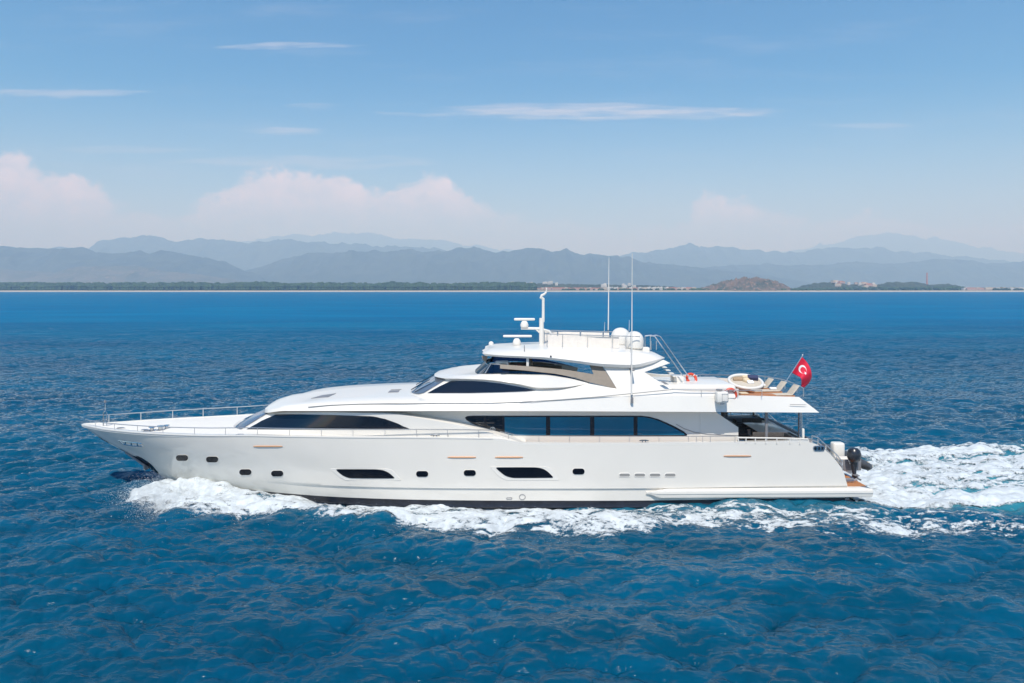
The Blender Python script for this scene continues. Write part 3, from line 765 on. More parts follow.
# ---------------------------------------------------------------- hull
XE = np.array([(-1.2, 15.8), (.3, 16.0), (.89, 16.08), (1.25, 15.98), (1.69, 15.86), (2.30, 15.42), (2.62, 15.1), (2.92, 14.75), (3.04, 14.45), (3.12, 14.1), (3.4, 13.8)])
def hull_grid(zrows, nx=150):
    out = []
    for zr in zrows:
        x0 = float(stem_x(min(zr, 3.21))); x1 = float(np.interp(zr, XE[:, 0], XE[:, 1]))
        u = np.linspace(0, 1, nx)**1.35
        x = x0+(x1-x0)*u
        z = np.full(nx, zr)
        if zr > .88: z = .88+(zr-.88)*(sheer_z(x)-.88)/(3.21-.88)
        b = hull_b(x, np.minimum(z, sheer_z(x)))
        if zr <= .845 and zr > .1: b = b-.07*smoothstep(x, -13, -8)
        b[0] = 0
        out.append(np.stack([x, b, z], -1))
    return out
def hull_mesh(name, zrows, m, close):
    G = hull_grid(zrows); nx = G[0].shape[0]; K = len(G); V = []; fs = []
    for s in (-1, 1):
        for g in G: V.append(np.stack([g[:, 0]-XO, s*g[:, 1], g[:, 2]], -1))
    for side in (0, 1):
        o = side*K*nx
        for j in range(K-1):
            for i in range(nx-1): fs.append((o+j*nx+i, o+j*nx+i+1, o+(j+1)*nx+i+1, o+(j+1)*nx+i))
    if close:
        for j in range(K-1): fs.append((j*nx+nx-1, (j+1)*nx+nx-1, (K+j+1)*nx+nx-1, (K+j)*nx+nx-1))
    me = bpy.data.meshes.new(name); me.from_pydata(np.concatenate(V).tolist(), [], fs)
    import bmesh
    bm = bmesh.new(); bm.from_mesh(me); bmesh.ops.remove_doubles(bm, verts=bm.verts, dist=1e-4)
    bmesh.ops.recalc_face_normals(bm, faces=bm.faces); bm.to_mesh(me); bm.free()
    me.polygons.foreach_set('use_smooth', [True]*len(me.polygons)); me.set_sharp_from_angle(angle=R(40))
    me.materials.append(m); return link(bpy.data.objects.new(name, me), yacht)
hull = hull_mesh('hull', [.30, .42, .6, .80, .845, .90, 1.0, 1.2, 1.5, 1.8, 2.1, 2.4, 2.7, 2.9, 3.0, 3.08, 3.15, 3.21], M['hullw'], True)
hull_mesh('bottom_paint', [-1.15, -.7, -.3, 0, .15, .30], M['boot'], True)
def HB(x, z):                                        # half-breadth of the hull side
    b = float(hull_b(np.array([x]), np.array([min(z, float(sheer_z(np.array([x]))[0]))]))[0])
    if z < .87: b -= .07*float(smoothstep(np.array([x]), -13, -8)[0])
    return b
def qh(px, py):
    b = 3.4
    for _ in range(12):
        x, _, z = q(px, py, b); b = HB(x, z)
    return x, b, z
def on_hull(px, py, out=.0):
    x, b, z = qh(px, py); return Vector(L3(x, -b-out, z))
def fan(mb, outer, inner=None):
    pass
def hull_plate(name, pts, m, out0, out1, parent):
    """a plate following the hull side; pts are near-side pixels"""
    mb = MB(); a = [on_hull(px, py, out1) for px, py in pts]; b = [on_hull(px, py, out0) for px, py in pts]; n = len(pts)
    fs = [tuple(range(n))]+[(i, n+i, n+(i+1) % n, (i+1) % n) for i in range(n)]
    mb.add(a+b, fs); return mb.build(name, m, parent, angle=30, tri=True)
def hull_ring(name, pts, w, m, out, parent):
    """a raised frame round an outline on the hull"""
    mb = MB(); cx = sum(p[0] for p in pts)/len(pts); cy = sum(p[1] for p in pts)/len(pts)
    mb.tube([on_hull(px, py, out) for px, py in pts], w, 6, closed=True); return mb.build(name, m, parent)
def rounded(x0, y0, x1, y1, r, n=5):
    pts = []
    for cx, cy, a0 in ((x1-r, y0+r, -90), (x1-r, y1-r, 0), (x0+r, y1-r, 90), (x0+r, y0+r, 180)):
        for i in range(n+1): a = R(a0+90*i/n); pts.append((cx+r*math.cos(a), cy+r*math.sin(a)))
    return pts
for (px, py) in [(182.2, 457.8), (212.3, 459.3), (245.5, 472), (277.3, 473.4), (422.2, 473.8), (469.8, 472.8), (578.5, 471.3)]:
    pts = rounded(px-6, py-2.9, px+6, py+2.9, 2.8)
    f = hull_ring('porthole', pts, .018, M['hullw'], .0, yacht)
    hull_plate('pane', pts, M['porthole'], -.02, .028, f)
def dense(pts, k=4):
    """round an outline a little"""
    P_ = [Vector((a, b)) for a, b in pts]; out = []; n = len(P_)
    for i in range(n):
        a, b, c = P_[i-1], P_[i], P_[(i+1) % n]
        la = min(.45, 2.2/max((a-b).length, .01)); lc = min(.45, 2.2/max((c-b).length, .01))
        p0 = b.lerp(a, la); p1 = b.lerp(c, lc)
        for j in range(k+1):
            t = j/k; out.append(tuple(p0*(1-t)**2+b*2*t*(1-t)+p1*t*t))
    return out
w1 = [(335.5, 469.2), (360, 469.2), (376, 469.3), (383, 470.0), (388.8, 472.5), (395.4, 478.2), (372, 478.2), (349.5, 478), (343, 475.6), (339.2, 472.6)]
w2 = [(495.2, 467.3), (520, 467.2), (536, 467.3), (542, 468.2), (547, 470.8), (554, 477.6), (532, 477.8), (512.3, 477.8), (505.4, 475.8), (500.2, 471.8)]
for w in (w1, w2):
    x0 = min(p[0] for p in w)-5.5; x1 = max(p[0] for p in w)+6; y0 = min(p[1] for p in w)-.5; y1 = max(p[1] for p in w)+2.0
    fr = [(x0, y0), (x1-15, y0), (x1-9, y0+1.8), (x1, y1), (x0+16, y1), (x0+9.5, y1-3.4)]
    o = hull_ring('hull_window', dense(fr), .013, M['hullw'], .006, yacht)
    hull_plate('surround', dense(fr), M['white'], -.01, .014, o)
    hull_plate('pane', dense(w, 2), M['porthole'], .0, .03, o)
for i, px in enumerate([624.6, 639.8, 655, 670.2]):
    f = hull_ring('air_vent', rounded(px-5.5, 473.3, px+5.5, 477.0, 1.8), .022, M['white'], .0, yacht)
    hull_plate('louvre', rounded(px-5.2, 473.5, px+5.2, 476.8, 1.6), M['vent'], -.02, .01, f)
for (a, b, y) in [(253.5, 282.5, 446.3), (447.6, 476, 457.2), (495, 523, 457.2), (723.6, 751, 456)]:
    mb = MB(); mb.tube([on_hull(a+(b-a)*i/6, y, .015) for i in range(7)], [.02]+[.034]*5+[.02], 8); mb.build('rubbing_strip', M['gold'], yacht)
# mooring cleat openings: bow and quarter
f = hull_ring('hawse_frame', [(119, 440.2), (126, 441.6), (136, 442.6), (142, 443.4), (143, 446.2), (134, 445.8), (124, 444.2)], .035, M['chrome'], .01, yacht)
hull_plate('opening', [(120.5, 441.2), (126, 442.2), (136, 443.2), (141.4, 444.2), (141.6, 445.4), (134, 445.1), (124.5, 443.6)], M['white2'], -.01, .008, f)
for k in (125, 131, 137): hull_plate('post', [(k, 441.9+(k-125)*.09), (k+1.1, 442+(k-125)*.09), (k+1.1, 445+(k-125)*.09), (k, 444.9+(k-125)*.09)], M['chrome'], 0, .03, f)
f = hull_ring('fairlead_frame', rounded(813.5, 446.4, 824, 450.2, 1.8), .04, M['chrome'], .01, yacht)
hull_plate('opening', rounded(814, 446.8, 823.5, 449.9, 1.6), M['frame'], -.01, .008, f)
for k in (816.2, 819.6): hull_plate('post', [(k, 446.8), (k+1.8, 446.8), (k+1.8, 449.9), (k, 449.9)], M['chrome'], 0, .03, f)
# anchor pocket: dark steel plate wrapped round the stem, anchor in it
mb = MB(); zs = np.linspace(1.66, .62, 9); wdt = [.50, .70, .72, .74, .70, .60, .46, .34, .15]; V = []
for z, w in zip(zs, wdt):
    xs_ = float(stem_x(z))
    for t in (0, .35, .7, 1): x = xs_+w*t; V.append(L3(x, -HB(x, z)-.012, z))
fs = [(4*i+j, 4*i+j+1, 4*i+5+j, 4*i+4+j) for i in range(8) for j in range(3)]
k = len(V); V += [(a, -b, c) for a, b, c in V]; fs += [tuple(k+i for i in f) for f in fs]
mb.add(V, fs); mb.build('anchor_pocket', M['frame'], yacht)
mb = MB(); A = [L3(float(stem_x(z))+.10, -HB(float(stem_x(z))+.10, z)-.10, z) for z in (1.75, 1.3, .95)]
mb.tube(A, [.05, .06, .07]); xx = float(stem_x(.9))
mb.tube([L3(xx-.02, -.42, 1.18), L3(xx-.10, -.16, .90), L3(xx-.10, .16, .90), L3(xx-.02, .42, 1.18)], [.03, .09, .09, .03]); mb.build('anchor', M['grey'], yacht)
# small round thruster mark and plimsoll style ring near the waterline
for px, py in [(522.3, 497.0)]:
    pts = [(px+3.0*math.cos(2*math.pi*i/16), py+2.6*math.sin(2*math.pi*i/16)) for i in range(16)]
    hull_ring('thruster_mark', pts, .012, M['grey'], .012, yacht)
hull_ring('draft_mark', rounded(506.5, 497.6, 512, 499.2, .7), .01, M['grey'], .012, yacht)

# swim-platform sponson: rounded lip along the quarter, and the platform
xs_ = np.linspace(6.35, 17.22, 60)
def plat_b(x): return hull_b(np.minimum(x, 16), np.full_like(x, .8))+.10
cur = []
for (db, z, ins) in [(-.25, .36, .5), (-.02, .37, .12), (.035, .40, .04), (.055, .50, 0), (.055, .57, 0), (.085, .585, 0), (.09, .70, .01), (.07, .765, .03), (.02, .79, .08), (-.4, .80, .5)]:
    ta = smoothstep(xs_, 6.35+ins, 7.0+ins)
    zz = .60+(z-.60)*(.25+.75*ta)+.08*(1-smoothstep(xs_, 6, 16))
    x = np.where(xs_ > 16.2, xs_-ins*(xs_-16.2), xs_)
    cur.append(np.stack([x, np.maximum(plat_b(xs_)+db*ta-.10*(1-ta), 0), zz], -1))
cb0 = cur[0].copy(); cb0[:, 1] = 0; ct0 = cur[-1].copy(); ct0[:, 1] = 0
skin('swim_platform', [cb0]+cur+[ct0], M['hullw'], n=110, angle=50)
mb = MB(); mb.box(L3(16.42, 0, .82), (1.3, 6.1, .03)); mb.build('platform_teak', M['teak'], yacht)
mb = MB(); mb.tube([L3(16.75, -3.1, .80), L3(11, -3.28, .80)], .02); mb.tube([L3(7.6, -3.72, .80), L3(11, -3.56, .80)], .02)
# ---------------------------------------------------------------- decks and bulwarks
def deck_curves(x0, x1, z_off, ins, n=60, camber=.12):
    x = np.linspace(x0, x1, n); z = sheer_z(x)+z_off
    b = np.maximum(hull_b(x, sheer_z(x))-ins, 0)
    return x, b, z
x, b, z = deck_curves(-22.66, .2, -.02, .03, 90)
skin('foredeck', [np.stack([x, 0*b, z-.10], -1), np.stack([x, b, z-.10], -1), np.stack([x, b, z], -1), np.stack([x, b*.5, z+.09*np.minimum(b, 2)/2], -1), np.stack([x, 0*b, z+.12*np.minimum(b, 2)/2], -1)], M['white2'], n=120)
x = np.linspace(-22.6, -.9, 80); zs_ = sheer_z(x); b = hull_b(x, zs_)
b1 = np.maximum(b+.02, 0); b2 = np.maximum(b-.12, 0)
def strip(name, cs, m, parent=yacht, n=100, both=True, join=False):
    import bmesh
    C = []
    for c in cs:
        a = np.array(c, float); t = np.arange(len(a)); T = np.linspace(0, len(a)-1, n)
        C.append(np.stack([pchip(t, a[:, j], T) for j in range(3)], -1))
    K = len(C); V = []; fs = []; o_ = None
    for s in ((-1, 1) if both else (-1,)):
        o = len(V)*n
        for c in C: V.append(np.stack([c[:, 0]-XO, s*c[:, 1], c[:, 2]], -1))
        for j in range(K):
            for i in range(n-1): fs.append((o+j*n+i, o+j*n+i+1, o+((j+1) % K)*n+i+1, o+((j+1) % K)*n+i))
        if not join: fs.append(tuple(o+j*n for j in range(K)))
        fs.append(tuple(o+j*n+n-1 for j in reversed(range(K))))
        if not join or s == 1 or not both:
            mb = MB(); mb.add(np.concatenate(V), fs); ob = mb.build(name, m, parent)
            if join:
                bm = bmesh.new(); bm.from_mesh(ob.data); bmesh.ops.remove_doubles(bm, verts=bm.verts, dist=1e-4); bm.to_mesh(ob.data); bm.free()
            o_ = o_ or ob; V = []; fs = []
    return o_
strip('toe_rail', [np.stack([x, b1, zs_-.03], -1), np.stack([x, b1, zs_+.025], -1), np.stack([x, b2, zs_+.03], -1), np.stack([x, b2, zs_-.03], -1)], M['white'])
x = np.linspace(-.9, 14.2, 70); zs_ = sheer_z(x); b = hull_b(x, zs_)
strip('bulwark', [np.stack([x, b+.004, zs_-.05], -1), np.stack([x, b+.004, zs_+.01], -1), np.stack([x, b-.2, zs_+.02], -1), np.stack([x, b-.2, zs_-.5], -1), np.stack([x, b-.05, zs_-.5], -1)], M['white'])
x = np.linspace(-1, 14.6, 60); b = hull_b(x, sheer_z(x))-.1
skin('main_deck', [np.stack([x, 0*b, 0*b+2.48], -1), np.stack([x, b, 0*b+2.48], -1), np.stack([x, b, 0*b+2.53], -1), np.stack([x, 0*b, 0*b+2.55], -1)], M['teak'], n=60)
# transom block with the curved stair side, near and far
for s in (-1, 1):
    pass
mb = MB()
pr = [(13.9, 3.02), (14.3, 3.0), (14.75, 2.75), (15.2, 2.35), (15.6, 1.75), (15.85, .8), (13.9, .8)]
mb.prism([L3(a, -2.1, c) for a, c in pr], (0, 4.2, 0)); mb.build('transom', M['white'], yacht, bevel=.05)

# ---------------------------------------------------------------- forward house
base = [(-14.65, 0, 3.2), (-14.4, 1.0, 3.2), (-13.85, 1.7, 3.2), q(246, 431, 2.08), q(280, 431, 2.75), q(330, 431, 3.2), q(400, 431, 3.48), q(440, 431, 3.56), q(470, 431.5, 3.6), q(505, 438, 3.66), q(526, 447, 3.70)]
top = [(-12.75, 0, 4.1), (-12.55, .9, 4.12), (-12.15, 1.6, 4.2), q(274, 412.3, 2.10), q(300, 412.3, 2.7), q(340, 412.4, 3.2), q(384, 413.6, 3.46), q(424, 418.8, 3.54), q(470, 427.8, 3.6), q(503, 437.0, 3.66), q(524, 444.2, 3.70)]
low = [(a, b, 3.0) for a, b, c in base]
top = [(a, b, min(c, 4.47)) for a, b, c in top]
skin('forward_house', [[(a, 0, 3.0) for a, b, c in base], low, base, top, [(a, max(b-.1, 0), c+.03) for a, b, c in top], [(a, 0, c+.03) for a, b, c in top]], M['white'], angle=40)
def between(c0, c1, u, t, n=10):
    """point on the skin between two curves: u in knots, t across"""
    def ev(c):
        a = np.array(c, float); k = np.arange(len(a)); return np.array([float(pchip(k, a[:, j], [u])[0]) for j in range(3)])
    return ev(c0)*(1-t)+ev(c1)*t
def knot_at(c0, c1, px, t):
    """the knot value at which the skin shows at column px"""
    us = np.linspace(0, len(c0)-1, 400); best = None
    P0 = np.stack([pchip(np.arange(len(c0)), np.array(c0, float)[:, j], us) for j in range(3)], -1)
    P1 = np.stack([pchip(np.arange(len(c1)), np.array(c1, float)[:, j], us) for j in range(3)], -1)
    Pm = P0*(1-t)+P1*t; pxs = 512+Pm[:, 0]*F/(YC-Pm[:, 1])
    return us[np.argmin(np.abs(pxs-px))]
def side_pixel(c0, c1, px, py, out=.02):
    """yacht-frame point on the near side skin (curve c0 below, c1 above) that shows at a pixel"""
    t = .5
    for _ in range(14):
        u = knot_at(c0, c1, px, t)
        a = between(c0, c1, u, 0); b = between(c0, c1, u, 1)
        ya = Y0+(H-a[2])*F/(YC-a[1]); yb = Y0+(H-b[2])*F/(YC-b[1])
        t = min(1.25, max(-.25, (py-ya)/(yb-ya)))
    p = between(c0, c1, u, t); return Vector(L3(p[0], -p[1]-out, p[2]))
def skin_plate(name, c0, c1, pts, m, out=.02, parent=yacht, thick=.05):
    """window or panel laid on a near-side skin: outline resampled so it follows the curve"""
    top_ = []; 
    mb = MB(); xs_ = [p[0] for p in pts]; x0, x1 = min(xs_), max(xs_); N = 44
    cols = []
    eps = .02
    for i in range(N+1):
        t = i/N; t = t*t*(3-2*t)*.5+t*.5
        px = x0+eps+(x1-x0-2*eps)*t; ys = []
        for (a, b) in zip(pts, pts[1:]+pts[:1]):
            if (a[0]-px)*(b[0]-px) < 0: ys.append(a[1]+(b[1]-a[1])*(px-a[0])/(b[0]-a[0]))
        if len(ys) < 2: continue
        cols.append((px, min(ys), max(ys)))
    V = []; K = 4
    for px, ya, yb in cols:
        for j in range(K+1): V.append(side_pixel(c0, c1, px, ya+(yb-ya)*j/K, out))
    n = len(cols); W = K+1
    fs = [(i*W+j, (i+1)*W+j, (i+1)*W+j+1, i*W+j+1) for i in range(n-1) for j in range(K)]
    back = [v+Vector((0, thick, 0)) for v in V]; o = len(V)
    for i in range(n-1):
        fs.append((i*W, (i+1)*W, o+(i+1)*W, o+i*W)); fs.append((i*W+K, (i+1)*W+K, o+(i+1)*W+K, o+i*W+K))
    for j in range(K):
        fs.append((j, j+1, o+j+1, o+j)); fs.append(((n-1)*W+j, (n-1)*W+j+1, o+(n-1)*W+j+1, o+(n-1)*W+j))
    mb.add(V+back, fs); return mb.build(name, m, parent, angle=40)
skin_plate('side_window', base, top, [(246.5, 429.2), (262, 420.5), (276, 414.3), (300, 414.2), (340, 415.2), (372, 416.2), (384, 418.6), (394, 422), (403, 426), (410.5, 429.4), (330, 429.4)], M['black'])
# foredeck windshield: grey glass round the sloping front
def front_glass(name, c0, c1, t0, t1, u1, m, out=.03, n=16, u0=0.02):
    V = []; fs = []
    for s in (-1, 1):
        o = len(V)
        for i in range(n+1):
            u = u0+(u1-u0)*i/n
            for t in (t0, t1):
                p = between(c0, c1, u, t); V.append((p[0]-XO-out, s*p[1]*1.005, p[2]+out))
        fs += [(o+2*i, o+2*i+1, o+2*i+3, o+2*i+2) for i in range(n)]
    mb = MB(); mb.add(V, fs); o = mb.build(name, m, yacht)
    sm = o.modifiers.new('thickness', 'SOLIDIFY'); sm.thickness = .02
    return o
front_glass('foredeck_windshield', base, top, .06, .96, 2.35, M['grey_glass'])

# ---------------------------------------------------------------- upper body: coachroof, side fascia and aft overhang
E = [(-12.80, 0, 4.02), (-12.62, 1.15, 4.06), (-12.15, 2.1, 4.18), q(285, 411, 2.95), q(320, 411, 3.3), q(400, 411, 3.62), q(480, 411, 3.68), q(600, 411.4, 3.7), q(720, 412, 3.62), q(819.5, 412.6, 3.35)]
Fc_ = [(-12.78, 0, 4.2), (-12.6, 1.12, 4.24), (-12.12, 2.05, 4.34), q(286, 407.2, 2.83), q(322, 405.5, 3.18), q(400, 404, 3.46), q(480, 403, 3.52), q(600, 396.8, 3.54), q(720, 395.5, 3.48), q(799, 397, 3.18)]
G = [(-12.62, 0, 4.36), (-12.42, 1.0, 4.40), (-11.95, 1.85, 4.46), q(289, 404.6, 2.6), q(325, 402.5, 3.0), q(400, 401, 3.3), q(480, 400, 3.4), q(600, 396.6, 3.4), q(720, 395.2, 3.38), q(798, 396.8, 3.1)]
def cz(px, py): return (0, H-(py-Y0)*YC/F)
def cen(x, py): return (x, 0, H-(py-Y0)*(YC+1.7)/F)
Hc = [(-12.45, 0, 4.46), (-12.15, 0, 4.58), (-11.6, 0, 4.68), cen(-10.7, 392), cen(-9.1, 388.6), cen(-5.4, 384.8), cen(-1.5, 384), (4.1, 0, 5.0), (9.8, 0, 4.70), (13.3, 0, 4.70)]
I = [(c[0], g[1]*.62, g[2]+(c[2]-g[2])*.80) for g, c in zip(G, Hc)]
I[7] = (4.1, 3.1, 5.0); I[8] = (9.8, 3.42, 4.70); I[9] = (13.3, 3.1, 4.70)
upper = skin('upper_deck_body', [[(a, 0, c+.01) for a, b, c in E], E, Fc_, G, I, Hc], M['white'], n=160, angle=36)
# two skylights and a forward hatch flush on the coachroof
def roof_pt(px, py, b):                               # on the coachroof: solve the half-breadth that shows at py
    return n3(px, py, b)
def top_patch(name, pts, m, z_out=.02):
    """plate on the coachroof: pixels are carried onto the roof skin by iterating half-breadth"""
    V = []
    for px, py in pts:
        best = None
        for bb in np.linspace(0.0, 3.0, 90):
            x, _, z = q(px, py, bb)
            u = knot_at_x(x); g = ev(G, u); i_ = ev(I, u); c = ev(Hc, u)
            zr = np.interp(bb, [0, i_[1], g[1]], [c[2], i_[2], g[2]])
            e = abs(zr-z)
            if best is None or e < best[0]: best = (e, x, bb, zr)
        V.append(Vector(L3(best[1], -best[2], best[3]+z_out)))
    mb = MB(); mb.prism(V, (0, 0, -.06)); return mb.build(name, m, yacht)
def ev(c, u):
    a = np.array(c, float); k = np.arange(len(a)); return np.array([float(pchip(k, a[:, j], [u])[0]) for j in range(3)])
_us = np.linspace(0, 9, 300); _xs = pchip(np.arange(10), np.array(Hc)[:, 0], _us)
def knot_at_x(x): return float(np.interp(x, _xs, _us))
top_patch('roof_hatch', [(311, 398.6), (328, 397.2), (336, 392.6), (322, 393.4)], M['grey'])
top_patch('skylight', [(388, 392.6), (398, 392.4), (399.6, 390.5), (390, 390.8)], M['grey'])
top_patch('skylight', [(391, 388.8), (400, 388.6), (401.4, 387.2), (392.4, 387.4)], M['grey'])
# thin moulded seam along the side
mb = MB(); pts = []
for px, py in [(308, 407), (330, 405.2), (360, 404), (400, 403.4), (440, 403.1), (480, 403), (520, 402.2), (560, 399.8), (600, 396.6), (640, 392.8), (673, 389.4)]:
    b = float(np.interp(px, [308, 400, 480, 520, 600, 673], [3.12, 3.46, 3.52, 3.53, 3.54, 3.50])); pts.append(n3(px, py, b+.05))
mb.tube(pts, .018, 6); mb.build('side_moulding', M['vent'], yacht)
# shallow grab slot near the aft end
mb = MB(); mb.tube([n3(790, 404.5, 3.42), n3(806, 404.8, 3.38)], .012, 6); mb.build('fascia_slot', M['grey'], yacht)
# flybridge-deck coaming that rises behind the wing and falls to the aft rail
mb = MB()
pr = [q(640, 403, 3.6), q(640, 373, 3.18), q(646, 374, 3.2), q(673, 389.8, 3.55), q(735, 392, 3.56), q(737, 396.8, 3.6), q(737, 402, 3.6)]
def both_plates(name, pts, thick, m, parent=yacht, bevel=.02, far=True, fpts=None):
    mb = MB(); mb.prism([L3(a, -b, c) for a, b, c in pts], (0, thick, 0)); o = mb.build(name, m, parent, tri=True, bevel=bevel)
    if far:
        mb = MB(); mb.prism([L3(a, b, c) for a, b, c in (fpts or pts)], (0, -thick, 0)); mb.build(name, m, parent, tri=True, bevel=bevel)
    return o
# wing (slanting arch side), leaning inward
def wing_q(px, py):
    b = 3.3
    for _ in range(12):
        x, _, z = q(px, py, b); b = 3.62-max(0, z-4.9)*.42
    return (x, b, z)
wing = [wing_q(*p) for p in [(601, 363), (640, 360), (656, 360), (664, 360), (670.5, 363.2), (657, 368), (644.5, 372.3), (655, 379), (673, 389.6), (690, 391.8), (736, 393), (736, 398), (600, 398), (530, 403), (545, 393), (560, 390.6), (575, 387.6), (588, 383.6), (600, 385.8), (617, 389)]]
both_plates('arch_wing', wing, .16, M['white'], bevel=.03, fpts=[wing_q(625, 363)]+wing[1:12]+[wing_q(628, 398)])
# smoked quarter panel with its diagonal leg
tp = [wing_q(*p) for p in [(500, 364.5), (530, 366.6), (560, 369.2), (570, 370.5), (593.7, 374.4), (589, 363.5), (600.6, 363.5), (617, 389), (588, 382), (575, 377.5), (555, 373.8), (525, 370.6), (500, 368.6)]]
tp = [(a, b-.03, c) for a, b, c in tp]
both_plates('quarter_panel', tp, .06, M['taupe'], bevel=0, far=False)
# aft-deck box vent on the coaming
mb = MB(); mb.prism([n3(660.5, 381.2, 3.46), n3(664, 381.2, 3.46), n3(669, 384.6, 3.5), n3(665, 384.4, 3.5)], (0, .05, 0)); mb.build('coaming_vent', M['grey'], yacht)

# ---------------------------------------------------------------- saloon
SB = 2.85
mb = MB(); pr = [q(372, 410, SB), q(715.5, 410, SB), q(715.5, 470, SB), q(372, 470, SB)]
mb.prism([L3(a, -b, c) for a, b, c in pr], (0, 2*SB, 0)); mb.build('saloon', M['white'], yacht, bevel=.02)
pr = [q(700, 411, SB+.02), q(716, 412, SB+.02), q(738.5, 427.4, SB+.02), q(738.5, 462, SB+.02), q(700, 462, SB+.02)]
both_plates('saloon_wing', pr, .14, M['white'])
def flat_window(name, pts, b, m, out, parent=yacht, thick=.03):
    mb = MB(); mb.prism([n3(px, py, b, out) for px, py in pts], (0, thick, 0)); return mb.build(name, m, parent, tri=True)
sal = [(465, 417.6), (467, 416.2), (471, 415.7), (520, 415.7), (600, 415.7), (641, 415.7), (650, 416.8), (658, 419), (667, 422.8), (676, 427), (684, 431.6), (687.2, 434.4), (686, 435.8), (640, 435.9), (560, 435.6), (505.5, 434.7), (496, 432.6), (488, 430), (480, 427), (472, 423.4), (466.5, 420)]
fw = flat_window('saloon_window', sal, SB, M['frame'], .025)
for (a, b) in [(504.6, 546), (550.2, 590), (594.3, 633.4)]:
    flat_window('pane', [(a, 416.9), (b, 416.9), (b, 434.8 if a > 510 else 434.8), (a if a > 510 else 510, 434.8), (a, 434.0)], SB, M['blue'], .034, fw, .008)
flat_window('pane', [(637.4, 416.9), (644, 417.1), (652, 418.6), (660, 421.4), (669, 425.6), (677, 429.6), (683.5, 433.4), (684.6, 434.7), (637.4, 434.8)], SB, M['blue'], .034, fw, .008)
flat_window('pane', [(486.6, 417), (502, 417), (502, 433.2), (494, 431), (486.6, 428.4)], SB, M['black'], .034, fw, .008)
flat_window('pane', [(467, 418.4), (470, 417), (483.6, 417), (483.6, 427), (475, 423.4), (468.4, 420)], SB, M['black'], .034, fw, .008)
# white ring emblem with an upright bar, low on the forward pane
mb = MB(); mb.tube([n3(492.6+2.5*math.cos(t), 429.3+2.4*math.sin(t), SB, .06) for t in np.linspace(0, 2*math.pi, 20)[:-1]], .016, 6, closed=True)
mb.tube([n3(493.2, 426.6, SB, .06), n3(493.2, 432.6, SB, .06)], .014, 6); mb.tube([n3(493.2, 427.4, SB, .06), n3(491.9, 428.6, SB, .06)], .012, 6)
mb.build('emblem', M['white'], fw)
# curved aft seam on the saloon wall
mb = MB(); mb.tube([n3(px, py, SB, .03) for px, py in [(676, 424), (684, 428.6), (694, 432), (708, 434.2), (738, 435.4)]], .012, 6); mb.build('wall_seam', M['grey'], yacht)

# ---------------------------------------------------------------- pilothouse and flybridge coaming
B0 = [(-5.42, 0, 4.95), (-5.28, 1.3, 4.98), (-4.85, 2.15, 5.0), q(428, 394, 2.55), q(455, 394, 2.8), q(480, 394, 2.95), q(512, 393.5, 3.05), q(542, 392, 3.1), q(562, 390, 3.12), q(588, 384.6, 3.15)]
T_ = [(-3.92, 0, 5.80), (-3.80, 1.05, 5.82), (-3.45, 1.85, 5.84), q(449, 380.6, 2.3), q(464, 380.2, 2.55), q(482, 381, 2.72), q(512, 384.6, 2.9), q(540, 389.6, 3.02), q(562, 388.6, 3.08), q(588, 384.2, 3.13)]
Rr = [(-4.08, 0, 5.86), (-3.95, 1.12, 5.88), (-3.58, 1.95, 5.9), q(446, 378.4, 2.42), q(463, 378.8, 2.68), q(482, 379.4, 2.86), q(512, 382.8, 3.05), q(540, 387.8, 3.18), q(562, 387.4, 3.2), q(588, 383.6, 3.18)]
V_ = [(-3.85, 0, 5.92), (-3.7, 1.0, 5.93), (-3.3, 1.7, 5.95), q(452, 376.2, 2.1), q(468, 376.0, 2.4), q(485, 375.4, 2.6), q(512, 375, 2.85), q(540, 375.4, 3.0), q(562, 378, 3.08), q(588, 383.0, 3.14)]
W1 = [(a+.1, max(b-.2, 0), c+.05) for a, b, c in V_]
W2 = [(-3.5, 0, 5.97), (-3.3, .8, 5.99), (-2.9, 1.3, 6.02), (-2.5, 1.7, 6.03), (-1.9, 1.95, 6.04), (-1.2, 2.3, 5.98), q(512, 388, 2.6), q(540, 390, 2.75), q(562, 390, 2.8), q(588, 386, 2.9)]
for i in (6, 7, 8, 9): W2[i] = (W2[i][0], W2[i][1], 5.45)
WC = [(-3.4, 0, 5.99), (-3.1, 0, 6.02), (-2.6, 0, 6.06), (-2.1, 0, 6.08), (-1.7, 0, 6.08), (-1.1, 0, 5.98), (.1, 0, 5.45), (1.2, 0, 5.45), (2.2, 0, 5.45), (3.6, 0, 5.45)]
B00 = [(a, b, c-.45) for a, b, c in B0]
skin('pilothouse', [[(a, 0, c) for a, b, c in B00], B00, B0, T_, Rr, V_, W1, W2, WC], M['white'], n=140, angle=38)
skin_plate('side_window', B0, T_, [(427.4, 393), (438, 387), (450.5, 380.9), (466, 380.7), (482, 381.4), (500, 383.4), (518, 386.5), (536, 390.2), (526, 391.2), (500, 392.2), (470, 392.9)], M['black'], out=.03)
ws = front_glass('windshield', B0, T_, .12, .97, 2.6, M['grey_glass'])
for (a, t) in ((.7, .5), (1.7, .55)):
    mb = MB(); p0 = between(B0, T_, a, .15); p1 = between(B0, T_, a+.25, .78)
    mb.tube([(p0[0]-XO-.07, -p0[1], p0[2]+.06), (p1[0]-XO-.07, -p1[1], p1[2]+.06)], .018, 6); mb.build('wiper', M['frame'], ws)
    mb = MB(); mb.tube([(p0[0]-XO-.07, p0[1], p0[2]+.06), (p1[0]-XO-.07, p1[1], p1[2]+.06)], .018, 6); mb.build('wiper', M['frame'], ws)
